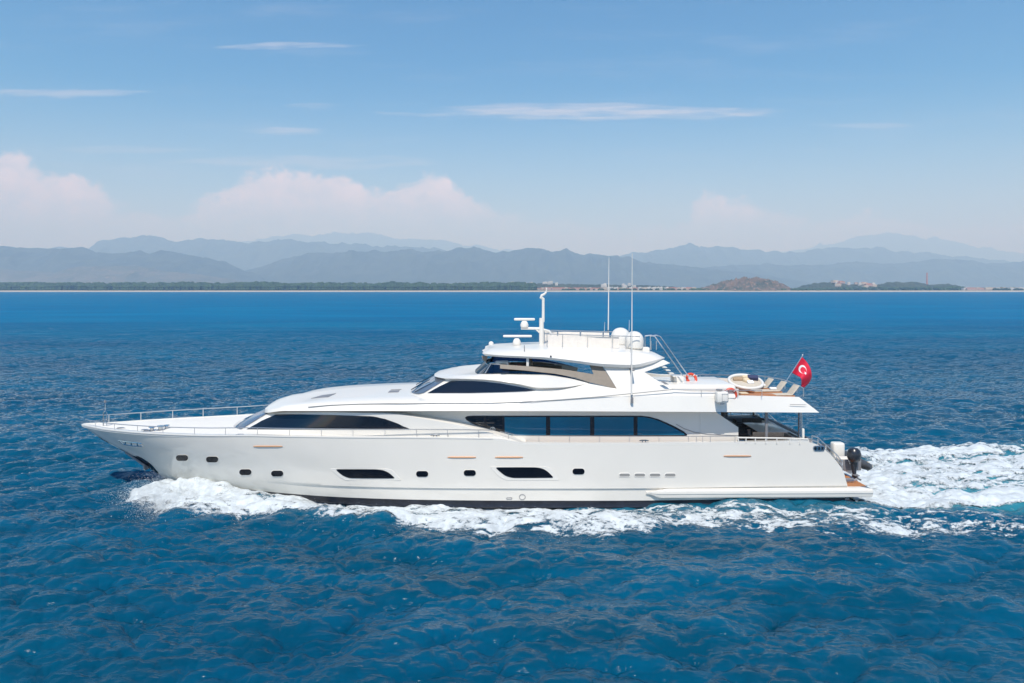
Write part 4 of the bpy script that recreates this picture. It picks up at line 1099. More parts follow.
# inner lining of the far coaming (the taupe band under the hardtop), both sides
lin = [(V_[i][0], V_[i][1]-.24, V_[i][2]-.04) for i in (5, 6, 7, 8)]
strip('coaming_lining', [[(a, b, c+.06) for i, (a, b, c) in enumerate(lin)], [(a, b, 5.4) for a, b, c in lin], [(a, b-.05, 5.4) for a, b, c in lin], [(a, b-.05, c+.06) for i, (a, b, c) in enumerate(lin)]], M['taupe'])
# flybridge windscreen: two raked front panes and a long low strip each side, with a top rail
g0 = [(-2.02, 0, 6.0), (-1.95, 1.0, 6.0), (-1.75, 1.75, 5.98), q(485, 373.4, 2.42), q(512, 372.8, 2.72), q(540, 375.2, 2.88), q(562, 377.8, 2.96), q(586, 382.2, 3.04)]
g1 = [(-1.42, 0, 6.55), (-1.36, .95, 6.54), (-1.2, 1.65, 6.5), q(491, 363.8, 2.30), q(514, 365.8, 2.64), q(540, 370.2, 2.83), q(562, 374.6, 2.92), q(586, 381.0, 3.02)]
fg = strip('flybridge_windscreen', [g0, g1, [(a+.02, max(b-.02, 0), c) for a, b, c in g1], [(a+.02, max(b-.02, 0), c) for a, b, c in g0]], M['tint'], n=60, join=True)
def poly_near(c, n=30, out=0.0, far=False):
    a = np.array(c, float); T = np.linspace(0, len(a)-1, n); P3 = np.stack([pchip(np.arange(len(a)), a[:, j], T) for j in range(3)], -1)
    return [(p[0]-XO, (1 if far else -1)*(p[1]+out), p[2]) for p in P3]
mb = MB(); mb.tube(poly_near(g1, 40)[::-1]+poly_near(g1, 40, far=True)[1:], .022, 6); mb.build('top_rail', M['rail'], fg)
mb = MB()
for s in (-1, 1):
    mb.tube([(g0[3][0]-XO, s*g0[3][1], g0[3][2]), (g1[3][0]-XO, s*g1[3][1], g1[3][2])], .03, 6)
    mb.tube([(g0[2][0]-XO, s*g0[2][1], g0[2][2]), (g1[2][0]-XO, s*g1[2][1], g1[2][2])], .022, 6)
mb.build('windscreen_post', M['rail'], fg)
# helm console, seats
mb = MB(); mb.box(L3(-.55, 0, 5.95), (.8, 2.8, .95), bev=.12); mb.build('helm_console', M['white'], yacht)
for yy in (-.75, .35):
    mb = MB(); mb.box(L3(.75, yy, 5.75), (.5, .55, .6), bev=.08); mb.box(L3(1.0, yy, 6.25), (.16, .55, .75), bev=.07); o = mb.build('helm_seat', M['taupe'], yacht)
mb = MB(); mb.box(L3(.35, -1.15, 6.32), (.34, .4, .3), bev=.12); mb.build('head_cushion', M['redseat'], yacht)
mb = MB(); mb.box(L3(1.6, 1.9, 5.6), (2.4, .8, .4), bev=.1); mb.box(L3(1.6, 2.3, 5.85), (2.4, .2, .4), bev=.08); mb.build('flybridge_sofa', M['taupe'], yacht)
# hardtop post standing on the coaming
mb = MB(); mb.box(Vector(n3(527.6, 362, 2.7)), (.13, .13, .62), bev=.03); mb.build('hardtop_post', M['white'], yacht)
mb = MB(); p = Vector(n3(527.6, 362, 2.7)); p.y *= -1; mb.box(p, (.13, .13, .62), bev=.03); mb.build('hardtop_post', M['white'], yacht)
# forward hardtop bracket: dark strut under the nose
mb = MB()
for s in (-1, 1): mb.prism([(a-XO, s*b, c) for a, b, c in (q(481.5, 356, 1.75), q(487.5, 356.5, 1.75), q(486, 362, 1.75), q(483.5, 361, 1.75))], (0, -s*.2, 0))
mb.build('hardtop_bracket', M['taupe'], yacht)

# ---------------------------------------------------------------- hardtop
BE = [(-1.50, 0, 7.02), (-1.40, 1.1, 7.02), q(484.5, 355.2, 2.0), q(500, 357, 2.6), q(540, 359, 2.95), q(575, 363, 3.08), q(603, 366.6, 3.12), q(632, 367.8, 3.08), q(650, 364.2, 2.98), q(664, 358.5, 2.8)]
ME_ = [(-1.58, 0, 7.10), (-1.47, 1.12, 7.10), q(482.2, 353, 2.05), q(499, 355.2, 2.66), q(540, 357.0, 3.03), q(575, 360.6, 3.16), q(603, 363.8, 3.2), q(632, 364.8, 3.14), q(650, 361.4, 3.0), q(665, 357.8, 2.8)]
TE = [(-1.40, 0, 7.18), (-1.28, 1.0, 7.19), q(488.5, 350.2, 1.8), q(508, 350.6, 2.3), q(545, 350.8, 2.6), q(575, 351.4, 2.72), q(603, 352, 2.76), q(632, 353, 2.72), q(648, 354.5, 2.6), q(661, 357, 2.45)]
TC_ = [(-1.15, 0, 7.23), (-1.0, 0, 7.26), (-.8, 0, 7.30), (-.1, 0, 7.36), (1.8, 0, 7.42), (3.2, 0, 7.42), (4.6, 0, 7.40), (5.9, 0, 7.32), (6.6, 0, 7.22), (7.2, 0, 7.1)]
BC = [(a, 0, c+.06) for a, b, c in BE]
skin('hardtop', [BC, [(a, max(b-.3, 0), c+.02) for a, b, c in BE], BE, ME_, TE, [(a*.9+e_[0]*.1, b*.84, c+.6*max(e_[2]-c, 0)) for (a, b, c), e_ in zip(TE, TC_)], [(a*.5+e_[0]*.5, b*.5, c+.9*max(e_[2]-c, 0)) for (a, b, c), e_ in zip(TE, TC_)], TC_], M['white'], n=140, angle=40)
# aft underside fairing joining wing and hardtop tip
mb = MB(); mb.lathe([(.045, 0), (.045, .03)], n3(550.8, 356.3, 3.08, .04), 12, 'Y'); mb.build('deck_light', M['frame'], yacht)
mb = MB(); mb.tube([n3(524.4, 345.5, 2.0, .0), n3(524.4, 351, 2.55, .03)], .02); mb.build('nav_light_bracket', M['grey'], yacht)
mb = MB(); mb.lathe([(.13, 0), (.13, .1), (.09, .16), (.03, .19)], L3(-1.1, 0, 7.38), 14); mb.build('horn_cap', M['white'], yacht)
# ================================================================ masts, domes, aerials
def C(px, py, Y=YC): x, y, z = P(px, py, Y); return Vector((x-XO, Y-YC, z))
mast = MB(); mast.tube([C(541.5, 358), C(541.5, 318)], [.14, .12], 12); m_ = mast.build('mast', M['white'], yacht)
mb = MB(); mb.tube([C(543.2, 322), C(543.3, 298)], .075, 10); mb.build('upper_mast', M['white'], m_)
mb = MB(); mb.tube([C(543.3, 299), C(541, 297.5), C(541.8, 295.5), C(544.5, 294), C(546.4, 292)], [.07, .09, .08, .06, .05], 8); mb.tube([C(546.3, 293), C(546.6, 287.5)], .03, 6); mb.build('masthead_light', M['white'], m_)
mb = MB(); mb.tube([C(543, 329.5), C(549, 331), C(552.5, 336), C(554.5, 342)], .06, 8); mb.tube([C(521, 328.3), C(542, 328.6)], .07, 8); mb.tube([C(536, 329), C(541, 334)], .05, 8); mb.build('mast_bracket', M['white'], m_)
def radar(px0, px1, py, base_px, base_py, w):
    b = MB(); c = C(base_px, base_py); b.lathe([(.20, 0), (.22, .12), (.17, .26), (.10, .34)], c, 16); o = b.build('radar', M['white'], yacht)
    a = MB(); p0, p1 = C(px0, py), C(px1, py-.6); mid = (p0+p1)/2; L = (p1-p0).length
    a.box(mid, (L, .14, w), bev=.05); a.build('scanner_bar', M['white'], o)
    return o
radar(514, 535, 319.6, 524.4, 327.2, .13)
radar(503, 532, 336.4, 516.8, 344.8, .12)
for (px, py, Y, r) in [(634.2, 340.6, YC-1.1, .47), (620.5, 337, YC+1.3, .50)]:
    b = MB(); c = C(px, py, Y); k = r
    b.lathe([(.62*k, -1.05*k), (.98*k, -.72*k), (1.03*k, -.35*k), (1.03*k, 0), (.98*k, .33*k), (.84*k, .63*k), (.60*k, .86*k), (.32*k, .99*k), (.02, 1.03*k)], c, 28); o = b.build('satellite_dome', M['white'], yacht)
    b = MB(); b.lathe([(.36*k, -1.5*k), (.5*k, -1.0*k)], c, 16); b.build('pedestal', M['white'], o)
# whip aerials
def whip(px, y0, y1, Y, r0, joint=None):
    b = MB(); a, c = C(px, y1, Y), C(px+(.8 if px < 620 else .6), y0, Y)
    b.tube([a, a.lerp(c, .35), c], [r0, r0*.9, r0*.35], 6); o = b.build('whip_aerial', M['white'], yacht)
    b = MB(); b.tube([a, a+Vector((0, 0, .35))], r0*1.7, 8); b.build('ferrule', M['chrome'], o)
whip(608.2, 257.5, 336, YC+2.3, .035); whip(604, 322, 338, YC+2.2, .018); whip(628.8, 320, 337, YC+1.9, .018)
whip(631.6, 253.5, 402, YC-3.72, .034)
b = MB(); p = C(632, 369.5, YC-3.3); b.box(p, (.12, .75, .06)); p = C(632, 400, YC-3.68); b.box(p, (.10, .2, .25)); b.build('aerial_bracket', M['grey'], yacht)

# ---- rail and white dodgers on the hardtop
def railing(name, pts, hgt, posts, r=.022, mids=(), parent=yacht, m='rail', far=True):
    """pts: rail path (px, py, b) of the top rail; stanchions hang down by hgt; one rail per side"""
    path = [Vector(n3(*p)) for p in pts]; first = None
    for s in ((1, -1) if far else (1,)):
        mb = MB(); mb.tube([(p.x, p.y*s, p.z) for p in path], r, 6)
        for d in mids: mb.tube([(p.x, p.y*s, p.z-d) for p in path], r*.6, 6)
        o = mb.build(name, M[m], parent); first = first or o
        xs_ = [p.x for p in path]
        for (px, b) in posts:
            x = q(px, 400, b)[0]-XO
            y = float(np.interp(x, xs_, [p.y for p in path])); z = float(np.interp(x, xs_, [p.z for p in path]))
            mb = MB(); mb.tube([(x, y*s, z), (x, y*s, z-hgt)], r*.8, 6); mb.build('stanchion', M[m], o)
    return first
hr = railing('hardtop_rail', [(546, 334.0, 1.6), (560, 334.4, 1.7), (600, 335.6, 1.8), (624, 336.2, 1.8), (640, 336.6, 1.7)], .76, [(547, 1.6), (562.5, 1.7), (587.5, 1.8), (612.5, 1.8), (626, 1.8)])
cl = [('canvas_dodger', 548, 561.6), ('canvas_dodger', 563.2, 586.6), ('canvas_dodger', 588.2, 611.6), ('canvas_dodger', 613.2, 619)]
for nm, a, b_ in cl:
    for s in (1, -1):
        pts = [Vector(n3(a, 335.4+(a-548)*.025, 1.74)), Vector(n3(b_, 335.4+(b_-548)*.025, 1.74)), Vector(n3(b_, 348.0, 1.74)), Vector(n3(a, 348.0, 1.74))]
        mb = MB(); mb.prism([(p.x, p.y*s, p.z) for p in pts], (0, .04, 0)); mb.build(nm, M['cushion'], hr)
# stair down from the hardtop to the deck: two handrails with treads
st = MB()
for yy, ox in ((-.95, 0), (-.45, .28)):
    def S(px, py): v = C(px, py, YC+yy)+Vector((ox, 0, 0)); return v
    st.tube([S(645, 336), S(651, 335.2), S(655, 336.5), S(668, 355), S(683, 376)], .028, 8)
    st.tube([S(651, 341), S(651, 350)], .02, 6); st.tube([S(645, 336), S(645, 350)], .02, 6)
so_ = st.build('stair_handrail', M['rail'], yacht)
mb = MB()
for i in range(6):
    a = i/5; c = C(657+a*17, 361+a*15, YC-.7); mb.box(c, (.24, .5, .04))
mb.build('stair_tread', M['white'], yacht)
mb = MB(); c = C(679, 378.0, YC-.3); mb.box(c+Vector((-.1, 0, -.1)), (.55, .8, .45), bev=.06); mb.build('deck_locker', M['white'], yacht)
mb = MB(); mb.box(C(644, 349.5, YC-1.0), (.5, .5, .25), bev=.05); mb.build('hardtop_locker', M['white'], yacht)

# ---- bow rails, far and near
def bow_rail():
    xs_ = np.linspace(-22.35, -.9, 60)
    def top_(x):
        b = max(float(hull_b(np.array([x]), sheer_z(np.array([x])))[0])-.06, .05)
        px = 512+x*F/(YC-b)
        z = float(sheer_z(np.array([x]))[0])+float(np.interp(px, [95, 150, 246, 490], [.30, .33, .36, .38]))
        return b, z
    for s, up in ((-1, 0.0), (1, .13)):
        mb = MB(); mb.tube([(x-XO, s*top_(x)[0], top_(x)[1]+up) for x in xs_], .022 if s < 0 else .028, 6); o = mb.build('bow_railing', M['rail'], yacht)
        for px in [95.5, 114.5, 137.5, 163, 194.5, 225.5, 257.5, 289.5, 321.5, 353, 385, 416.5, 447.5, 478.5]:
            b = 2.
            for _ in range(10): x = (px-512)*(YC-b)/F; b = top_(x)[0]
            mb = MB(); z = top_(x)[1]+up; mb.tube([(x-XO, s*b, z), (x-XO, s*b, z-.36-up)], .016 if s < 0 else .022, 6); mb.build('stanchion', M['rail'], o)
bow_rail()
# bow: jackstaff frame, windlass, bollards
js = MB()
for px in (103.3, 106.8): js.tube([C(px, 428, YC-.35), C(px, 412.6, YC-.35), C(105.05, 410.6, YC-.35)], .028, 6)
js.tube([C(105.05, 411, YC-.35), C(105.05, 402, YC-.35)], .018, 6); js.tube([C(103.3, 414.5, YC-.35), C(106.8, 414.5, YC-.35)], .025, 6)
jo = js.build('jackstaff', M['chrome'], yacht)
mb = MB(); mb.lathe([(.05, 0), (.06, .06), (.03, .13)], C(105.05, 402.6, YC-.35), 10); mb.build('anchor_light', M['grey'], jo)
def windlass(px, py, Y, s=1):
    b = MB(); c = C(px, py, Y); b.lathe([(.17*s, -.12), (.17*s, 0), (.10*s, .03), (.09*s, .13), (.16*s, .16), (.15*s, .2)], c, 16); return b.build('windlass', M['chrome'], yacht)
windlass(152, 430.5, YC-1.55); windlass(160.5, 429.5, YC-1.5, 1.1); windlass(166.5, 428.8, YC-1.2, .9)
mb = MB(); mb.box(C(156.5, 431.4, YC-1.5), (1.25, .3, .10), bev=.03); mb.build('chain_plate', M['grey'], yacht)
def cleat(p):
    b = MB(); p = Vector(p)
    b.tube([p+Vector((-.22, 0, .09)), p+Vector((-.1, 0, .11)), p+Vector((.1, 0, .11)), p+Vector((.22, 0, .09))], [.02, .03, .03, .02], 6)
    b.tube([p+Vector((-.08, 0, 0)), p+Vector((-.07, 0, .11))], .025, 6); b.tube([p+Vector((.08, 0, 0)), p+Vector((.07, 0, .11))], .025, 6); b.build('cleat', M['chrome'], yacht)
for px, py, b_ in [(121, 430, .95), (145.5, 431.8, 1.6), (240.5, 436.7, 3.0), (435, 437.2, 3.66), (644, 442.6, 3.66), (742, 442.6, 3.4)]: cleat(n3(px, py, b_))
# ---- side deck rail aft of the break and the transom stair rails
railing('side_deck_rail', [(500, 431.5, 3.66), (508, 433.4, 3.66), (516, 435.0, 3.66), (530, 435.7, 3.66), (600, 436.1, 3.66), (700, 436.3, 3.58), (735, 436.2, 3.54)], .30,
        [(508.5, 3.66), (539, 3.66), (569.5, 3.66), (599.5, 3.66), (629.5, 3.66), (659, 3.6), (688.5, 3.6), (696.5, 3.58), (702.7, 3.58), (710.5, 3.58), (735, 3.54)], r=.018)
railing('cockpit_rail', [(737, 437.6, 3.52), (760, 437.9, 3.48), (790, 438.3, 3.4), (808, 439.2, 3.35)], .26, [(738.5, 3.52), (746, 3.5), (755.5, 3.5), (766, 3.48), (777, 3.45), (790, 3.4), (800, 3.4)], r=.035, m='white')
tr = [(812, 436.5, 3.2), (818, 438.6, 3.2), (826, 446, 3.2), (836, 455, 3.2), (842.5, 462.5, 3.2)]
for s in (1, -1):
    mb = MB()
    for d in (0, .22): mb.tube([(Vector(n3(*p)).x, Vector(n3(*p)).y*s, Vector(n3(*p)).z-d+.05) for p in tr], .024, 6)
    for k in range(5): v = Vector(n3(*tr[k])); mb.tube([(v.x, v.y*s, v.z+.05), (v.x, v.y*s, v.z-.55)], .02, 6)
    mb.build('transom_rail', M['rail'], yacht)
# overhang pillars
for px, b_, r in [(766.3, 3.05, .075), (800.2, 3.15, .10)]:
    for s in (1, -1):
        v = Vector(n3(px, 411.8, b_)); v2 = Vector(n3(px, 442.5, b_)); mb = MB(); mb.tube([(v.x, v.y*s, v.z+.05), (v.x, v.y*s, 2.7)], r, 12); mb.build('pillar', M['grey'] if px < 780 else M['chrome'], yacht)
mb = MB(); v = Vector(n3(802.3, 434, 3.0)); mb.box(v, (.16, .2, .55), bev=.04); mb.build('capstan_housing', M['white'], yacht)

# ---- aft upper deck
railing('upper_deck_rail', [(673, 389.6, 3.52), (690, 389.9, 3.54), (738, 390.2, 3.54), (762, 390.4, 3.5)], .30, [(701.4, 3.54), (738, 3.54), (762, 3.5)], r=.018, far=False)
fr = MB(); fp = [P(655, 374.6, YC+3.5), P(700, 374.8, YC+3.5), P(740, 375.2, YC+3.45), P(765, 376.2, YC+3.3), P(785, 380, YC+2.2), P(797, 384.5, YC+.8), P(803.5, 388.4, YC-.6)]
fp = [Vector((a-XO, b-YC, c)) for a, b, c in fp]; fr.tube(fp, .026, 6); fro = fr.build('aft_deck_rail', M['rail'], yacht)
for v in fp[1:]:
    mb = MB(); mb.tube([v, Vector((v.x, v.y, 4.75))], .02, 6); mb.build('stanchion', M['rail'], fro)
mb = MB(); mb.box(L3(11.6, 0, 4.73), (3.3, 6.1, .03)); mb.build('upper_deck_teak', M['teak'], yacht)
mb = MB(); mb.box(L3(9.3, 0, 5.12), (4.0, 3.4, .78), bev=.2); mb.build('sunpad_base', M['white'], yacht)
# liferaft canister box hung on the fascia
o = MB(); c = Vector(n3(721.6, 396.8, 3.78)); o.box(c, (.54, .42, .52), bev=.07); lb = o.build('liferaft_box', M['white'], yacht)
mb = MB(); mb.lathe([(.02, -.03), (.15, -.02), (.15, .03), (.02, .04)], c+Vector((-.08, .1, .31)), 16); mb.build('hydrostatic_cap', M['grey'], lb)
mb = MB(); mb.tube([c+Vector((-.04, -.225, .17)), c+Vector((.24, -.225, .17)), c+Vector((.24, -.225, -.17)), c+Vector((-.04, -.225, -.17))], .012, 6, closed=True); mb.box(c+Vector((0, -.1, -.3)), (.2, .1, .08)); mb.build('strap_frame', M['chrome'], lb)
# white panel behind the near lifebuoy
mb = MB(); mb.prism([n3(722, 388.8, 3.30), n3(738.6, 388.8, 3.30), n3(738.6, 398.5, 3.30), n3(722, 398.5, 3.30)], (0, .05, 0)); mb.build('lifebuoy_panel', M['white'], yacht)

def lifebuoy(loc, rz, tilt, label):
    root = empty('lifebuoy', loc, rz); root.rotation_euler[0] = tilt; tag(root, label, 'lifebuoy', 'lifebuoys on the upper deck')
    mb = MB(); mb.tube([(.26*math.cos(t), 0, .26*math.sin(t)) for t in np.linspace(0, 2*math.pi, 33)[:-1]], .072, 10, closed=True); mb.build('ring', M['orange'], root)
    for k in range(4):
        a0 = R(45+90*k); mb = MB(); mb.tube([(.26*math.cos(a0+d), 0, .26*math.sin(a0+d)) for d in (-.09, -.04, 0, .04, .09)], .076, 10); mb.build('reflective_band', M['white'], root)
    return root
v = P(730.4, 394.6, YC-3.42); lifebuoy(v, 0, 0, 'orange lifebuoy hung on the white panel beside the liferaft box')
v = P(691.5, 378.6, YC-.2); lifebuoy(v, .3, R(-28), 'orange lifebuoy propped on the white sunpad forward of the wicker daybed')
# lettering-free dark lamp inside the near ring
# round wicker daybed
def daybed():
    v = P(744.8, 386.5, YC+.8); root = empty('round_daybed', (v[0], v[1], 4.75)); root.rotation_euler[0] = R(13); tag(root, 'round wicker daybed with a thick white rim and cushions inside', 'daybed')
    k = .86; h = .62
    mb = MB(); mb.lathe([(.70*k, 0), (.86*k, .2), (.98*k, .45), (.96*k, h-.06), (.6, h-.12), (.1, h-.14)], (0, 0, 0), 32); mb.build('basket', M['wicker'], root)
    mb = MB(); mb.lathe([(.86, h-.10), (.86, h-.02), (.6, h+.03), (.05, h+.04)], (0, 0, 0), 28); mb.build('mattress', M['beige'], root)
    mb = MB(); mb.tube([(k*1.0*math.cos(t), k*1.0*math.sin(t), h+.06*math.sin(t)) for t in np.linspace(0, 2*math.pi, 41)[:-1]], .085, 12, closed=True); mb.build('rim', M['white'], root)
    for (x, y, d, m, rz) in [(-.35, .15, (.5, .2, .12), 'wicker', 0), (.05, .25, (.36, .16, .28), 'sand_cush', .2), (.02, -.05, (.3, .25, .16), 'sand_cush', .5), (.42, .2, (.5, .22, .3), 'navy', -.2), (.15, -.3, (.3, .2, .1), 'flagw', .1)]:
        mb = MB(); mb.box((x, y, h+.09), (d[0]*1.15, d[1]*1.2, d[2]*1.3), rot=Matrix.Rotation(rz, 3, 'Z')@Matrix.Rotation(.35, 3, 'X'), bev=.06); mb.build('cushion', M[m], root)
daybed()
# three sun loungers on the aft teak, backs raised
def lounger_proto():
    root = empty('sun_lounger', (0, 0, 0))
    mb = MB()
    for s in (-1, 1): mb.box((-.35, s*.28, .26), (1.5, .05, .06))
    mb.box((-1.08, 0, .26), (.05, .56, .06)); mb.box((.4, 0, .26), (.05, .56, .06)); mb.build('frame', M['teak'], root)
    mb = MB(); mb.box((-.38, 0, .32), (1.36, .54, .07), bev=.03); mb.build('seat', M['beige'], root)
    mb = MB(); rm = Matrix.Rotation(R(-50), 3, 'Y'); mb.box((.48, 0, .54), (.62, .54, .06), rot=rm, bev=.025); mb.build('backrest', M['beige'], root)
    for x in (-1.0, .32):
        for s in (-1, 1): mb = MB(); mb.box((x, s*.26, .13), (.05, .05, .26)); mb.build('leg', M['teak'], root)
    return root
lg = lounger_proto()
def copy_tree(o, parent=None):
    c = o.copy(); col.objects.link(c); c.parent = parent
    for ch in list(o.children): copy_tree(ch, c)
    return c
for i, (px, Yl, lab) in enumerate([(769.5, YC+.6, 'beige sun lounger with raised back, nearest the round daybed'), (782.5, YC-.6, 'beige sun lounger with raised back, middle one of three on the aft deck'), (795, YC-1.9, 'beige sun lounger with raised back at the aft edge of the deck, below the flag')]):
    o = lg if i == 0 else copy_tree(lg)
    x = (px-512)*Yl/F-.55; o.location = (x, Yl, 4.75); o.rotation_euler = (0, 0, .12); tag(o, lab, 'sun lounger', 'sun loungers on the aft upper deck')
# low teak table and bench with small things on the near side
def deck_table():
    v = P(757, 393.4, YC-2.2); root = empty('low_table', (v[0], v[1], 4.75)); tag(root, 'long low teak table in front of the loungers on the upper deck', 'table')
    mb = MB(); mb.box((0, 0, .34), (1.7, .6, .06), bev=.015); mb.build('table_top', M['teak'], root)
    for x in (-.75, .75):
        for y in (-.24, .24): mb = MB(); mb.box((x, y, .155), (.06, .06, .31)); mb.build('leg', M['teak'], root)
    v = P(743.5, 393.5, YC-2.1); root = empty('wicker_stool', (v[0], v[1], 4.75)); tag(root, 'small dark wicker stool at the forward end of the low table', 'stool')
    mb = MB(); mb.box((0, 0, .2), (.36, .4, .36), bev=.05); mb.build('base', M['wicker'], root); mb = MB(); mb.box((0, 0, .41), (.38, .42, .07), bev=.03); mb.build('cushion', M['sand_cush'], root)
    for px, py, Y_, m, lab in [(762, 388.2, YC+.6, 'flagw', 'white folded towel on the seat of the lounger nearest the daybed'), (773, 391.2, YC-.6, 'flagw', 'white folded towel on the middle lounger seat')]:
        z = 4.75+(.355 if Y_ > YC-1 else 0)
        o = MB(); o.box((0, 0, .07), (.34, .22, .13), bev=.05); t = o.build('towel', M[m], None); x = (px-512)*Y_/F; t.location = (x, Y_, z); tag(t, lab, 'towel')
deck_table()
# ensign
def ensign():
    A = C(783.4, 383.5); Bt = C(802.6, 355.5); base_w = A+yacht.location
    root = empty('ensign_flag', tuple(base_w)); tag(root, 'red flag with white crescent and star flying from a raked staff at the aft end', 'flag')
    mb = MB(); mb.tube([(0, 0, -.1), Bt-A], .022, 8); mb.lathe([(.01, 0), (.04, .03), (.01, .07)], Bt-A, 8); mb.build('staff', M['rail'], root)
    topE = [(802.2, 357), (805.4, 360.5), (808.6, 365), (811, 370.5), (811.7, 376), (809.6, 382), (804.2, 387.4)]
    botE = [(791.6, 372.4), (794.4, 374.2), (797.4, 375.8), (800.2, 377.4), (801.6, 380.6), (801.4, 384), (801.0, 386.6)]
    def S(u, v):
        k = np.arange(7); t = u*6
        tx = pchip(k, [p[0] for p in topE], [t])[0]; ty = pchip(k, [p[1] for p in topE], [t])[0]
        bx = pchip(k, [p[0] for p in botE], [t])[0]; by = pchip(k, [p[1] for p in botE], [t])[0]
        px, py = bx+(tx-bx)*v, by+(ty-by)*v
        Y = YC+.16*math.sin(u*7.5+v*1.2)*min(1, u*3)+.05*math.sin(v*6+u*9)*u
        p = P(px, py, Y); return Vector(p)-base_w
    NU, NV = 26, 18; V = [S(i/NU, j/NV) for i in range(NU+1) for j in range(NV+1)]; W = NV+1
    fs = [(i*W+j, (i+1)*W+j, (i+1)*W+j+1, i*W+j+1) for i in range(NU) for j in range(NV)]
    mb = MB(); mb.add(V, fs); cl = mb.build('cloth', M['red'], root, angle=80); sm = cl.modifiers.new('thickness', 'SOLIDIFY'); sm.thickness = .006; sm.offset = 0
    # crescent and star as appliqued cloth on both faces, mapped over the waving surface
    uc, vc = .30, .52; asp = 1.35
    def on(u, v, s): p = S(u, v); a = S(u+.01, v)-p; b = S(u, v+.01)-p; nn = a.cross(b).normalized(); return p+nn*s*.008
    for s in (1, -1):
        n = 40; V = []; fs = []
        for i in range(n+1):
            t = R(-152)+R(304)*i/n+math.pi
            # outer circle r1 at (0,0); inner circle r2 at (d,0)
            r1, r2, d = .235, .185, .062
            ox, oy = r1*math.cos(t), r1*math.sin(t)
            ang = math.atan2(oy, ox-d*.2)
            ix, iy = d+r2*math.cos(ang), r2*math.sin(ang)
            w = max(0.0, min(1.0, (math.hypot(ox-d, oy)-r2)/.02))
            if w <= 0: ix, iy = ox, oy
            V += [on(uc+ox/asp, vc+oy, s), on(uc+ix/asp, vc+iy, s)]
        fs = [(2*i, 2*i+1, 2*i+3, 2*i+2) for i in range(n)]
        mb = MB(); mb.add(V, fs); mb.build('crescent', M['flagw'], cl, smooth=False)
        V = [on(uc+.235/asp, vc, s)]
        for i in range(10):
            r = .105 if i % 2 == 0 else .042; t = math.pi+2*math.pi*i/10; V.append(on(uc+(.235+r*math.cos(t))/asp, vc+r*math.sin(t), s))
        fs = [(0, 1+i, 1+(i+1) % 10) for i in range(10)]
        mb = MB(); mb.add(V, fs); mb.build('star', M['flagw'], cl, smooth=False)
ensign()

# ================================================================ cockpit: sofa, table, chairs, plant
Z2 = 2.55
v = P(783, 440, YC+1.0)
def sofa():
    root = empty('cockpit_sofa', (14.15, YC, Z2)); tag(root, 'curved grey sofa across the aft end of the covered cockpit', 'sofa')
    mb = MB(); mb.box((0, 0, .17), (.62, 5.0, .34), bev=.07); mb.build('seat', M['cushion'], root)
    mb = MB(); pts = [(.36, -2.7, .27), (.42, -1.4, .27), (.44, 0, .27), (.42, 1.4, .27), (.30, 2.6, .27), (-.5, 2.85, .27), (-2.4, 2.95, .27)]
    vs = [Vector(p) for p in pts]; ring = [(-.1, -.25), (.1, -.25), (.12, .12), (.05, .21), (-.05, .21), (-.12, .12)]; V = []
    for i_, p in enumerate(vs):
        d_ = (vs[min(i_+1, 6)]-vs[max(i_-1, 0)]).normalized(); nrm = Vector((-d_.y, d_.x, 0)); V += [p+nrm*a+Vector((0, 0, c)) for a, c in ring]
    fs = [(i_*6+k, i_*6+(k+1) % 6, (i_+1)*6+(k+1) % 6, (i_+1)*6+k) for i_ in range(6) for k in range(6)]+[tuple(range(6)), tuple(range(36, 42))]
    mb.add(V, fs); mb.build('backrest', M['grey'], root)
sofa()
def table():
    root = empty('dining_table', (12.85, YC-1.3, Z2)); tag(root, 'long white topped dining table in the covered cockpit', 'table')
    mb = MB(); mb.box((0, 0, .74), (1.45, 2.3, .05), bev=.02); mb.build('table_top', M['white'], root)
    for y in (-.7, .7): mb = MB(); mb.box((0, y, .36), (.5, .12, .7), bev=.03); mb.build('pedestal', M['grey'], root)
table()
def chair():
    root = empty('rattan_chair', (0, 0, 0)); mb = MB(); mb.box((0, 0, .42), (.52, .52, .09), bev=.03); mb.build('seat', M['brown'], root)
    mb = MB(); mb.box((0, .25, .64), (.52, .06, .44), bev=.025); mb.build('backrest', M['brown'], root)
    for s in (-1, 1): mb = MB(); mb.box((s*.26, 0, .62), (.05, .5, .05), bev=.015); mb.box((s*.26, -.22, .51), (.04, .04, .2)); mb.build('armrest', M['brown'], root)
    for a in (-1, 1):
        for b in (-1, 1): mb = MB(); mb.box((a*.22, b*.22, .19), (.045, .045, .38)); mb.build('leg', M['brown'], root)
    return root
ch = chair(); first = True
spots = [((741.5, -2.1), 90), ((741.0, -1.35), 90), ((756, -2.75), 180), ((766, -2.75), 180), ((776.5, -2.75), 180), ((740.5, -.6), 90), ((739.5, .3), 90), ((748.5, .3), 0), ((758.5, .3), 0)]
labs = ['dark rattan chair nearest the saloon wall, beside the side rail', 'dark rattan chair at the forward corner of the cockpit table', 'dark rattan chair at the near end of the table, forward of the slim pillar', 'dark rattan chair at the near end of the table, behind the slim pillar',
        'dark rattan chair at the near end of the table, just aft of the slim pillar', 'dark rattan chair facing the forward side of the cockpit table, nearer one', 'dark rattan chair facing the forward side of the cockpit table, further one', 'dark rattan chair at the far end of the table, forward one', 'dark rattan chair at the far end of the table, aft one']
for ((px, dy), rz), lab in zip(spots, labs):
    o = ch if first else copy_tree(ch); first = False
    Y = YC+dy; o.location = ((px-512)*Y/F, Y, Z2); o.rotation_euler = (0, 0, R(rz)); tag(o, lab, 'chair', 'rattan chairs round the cockpit table')
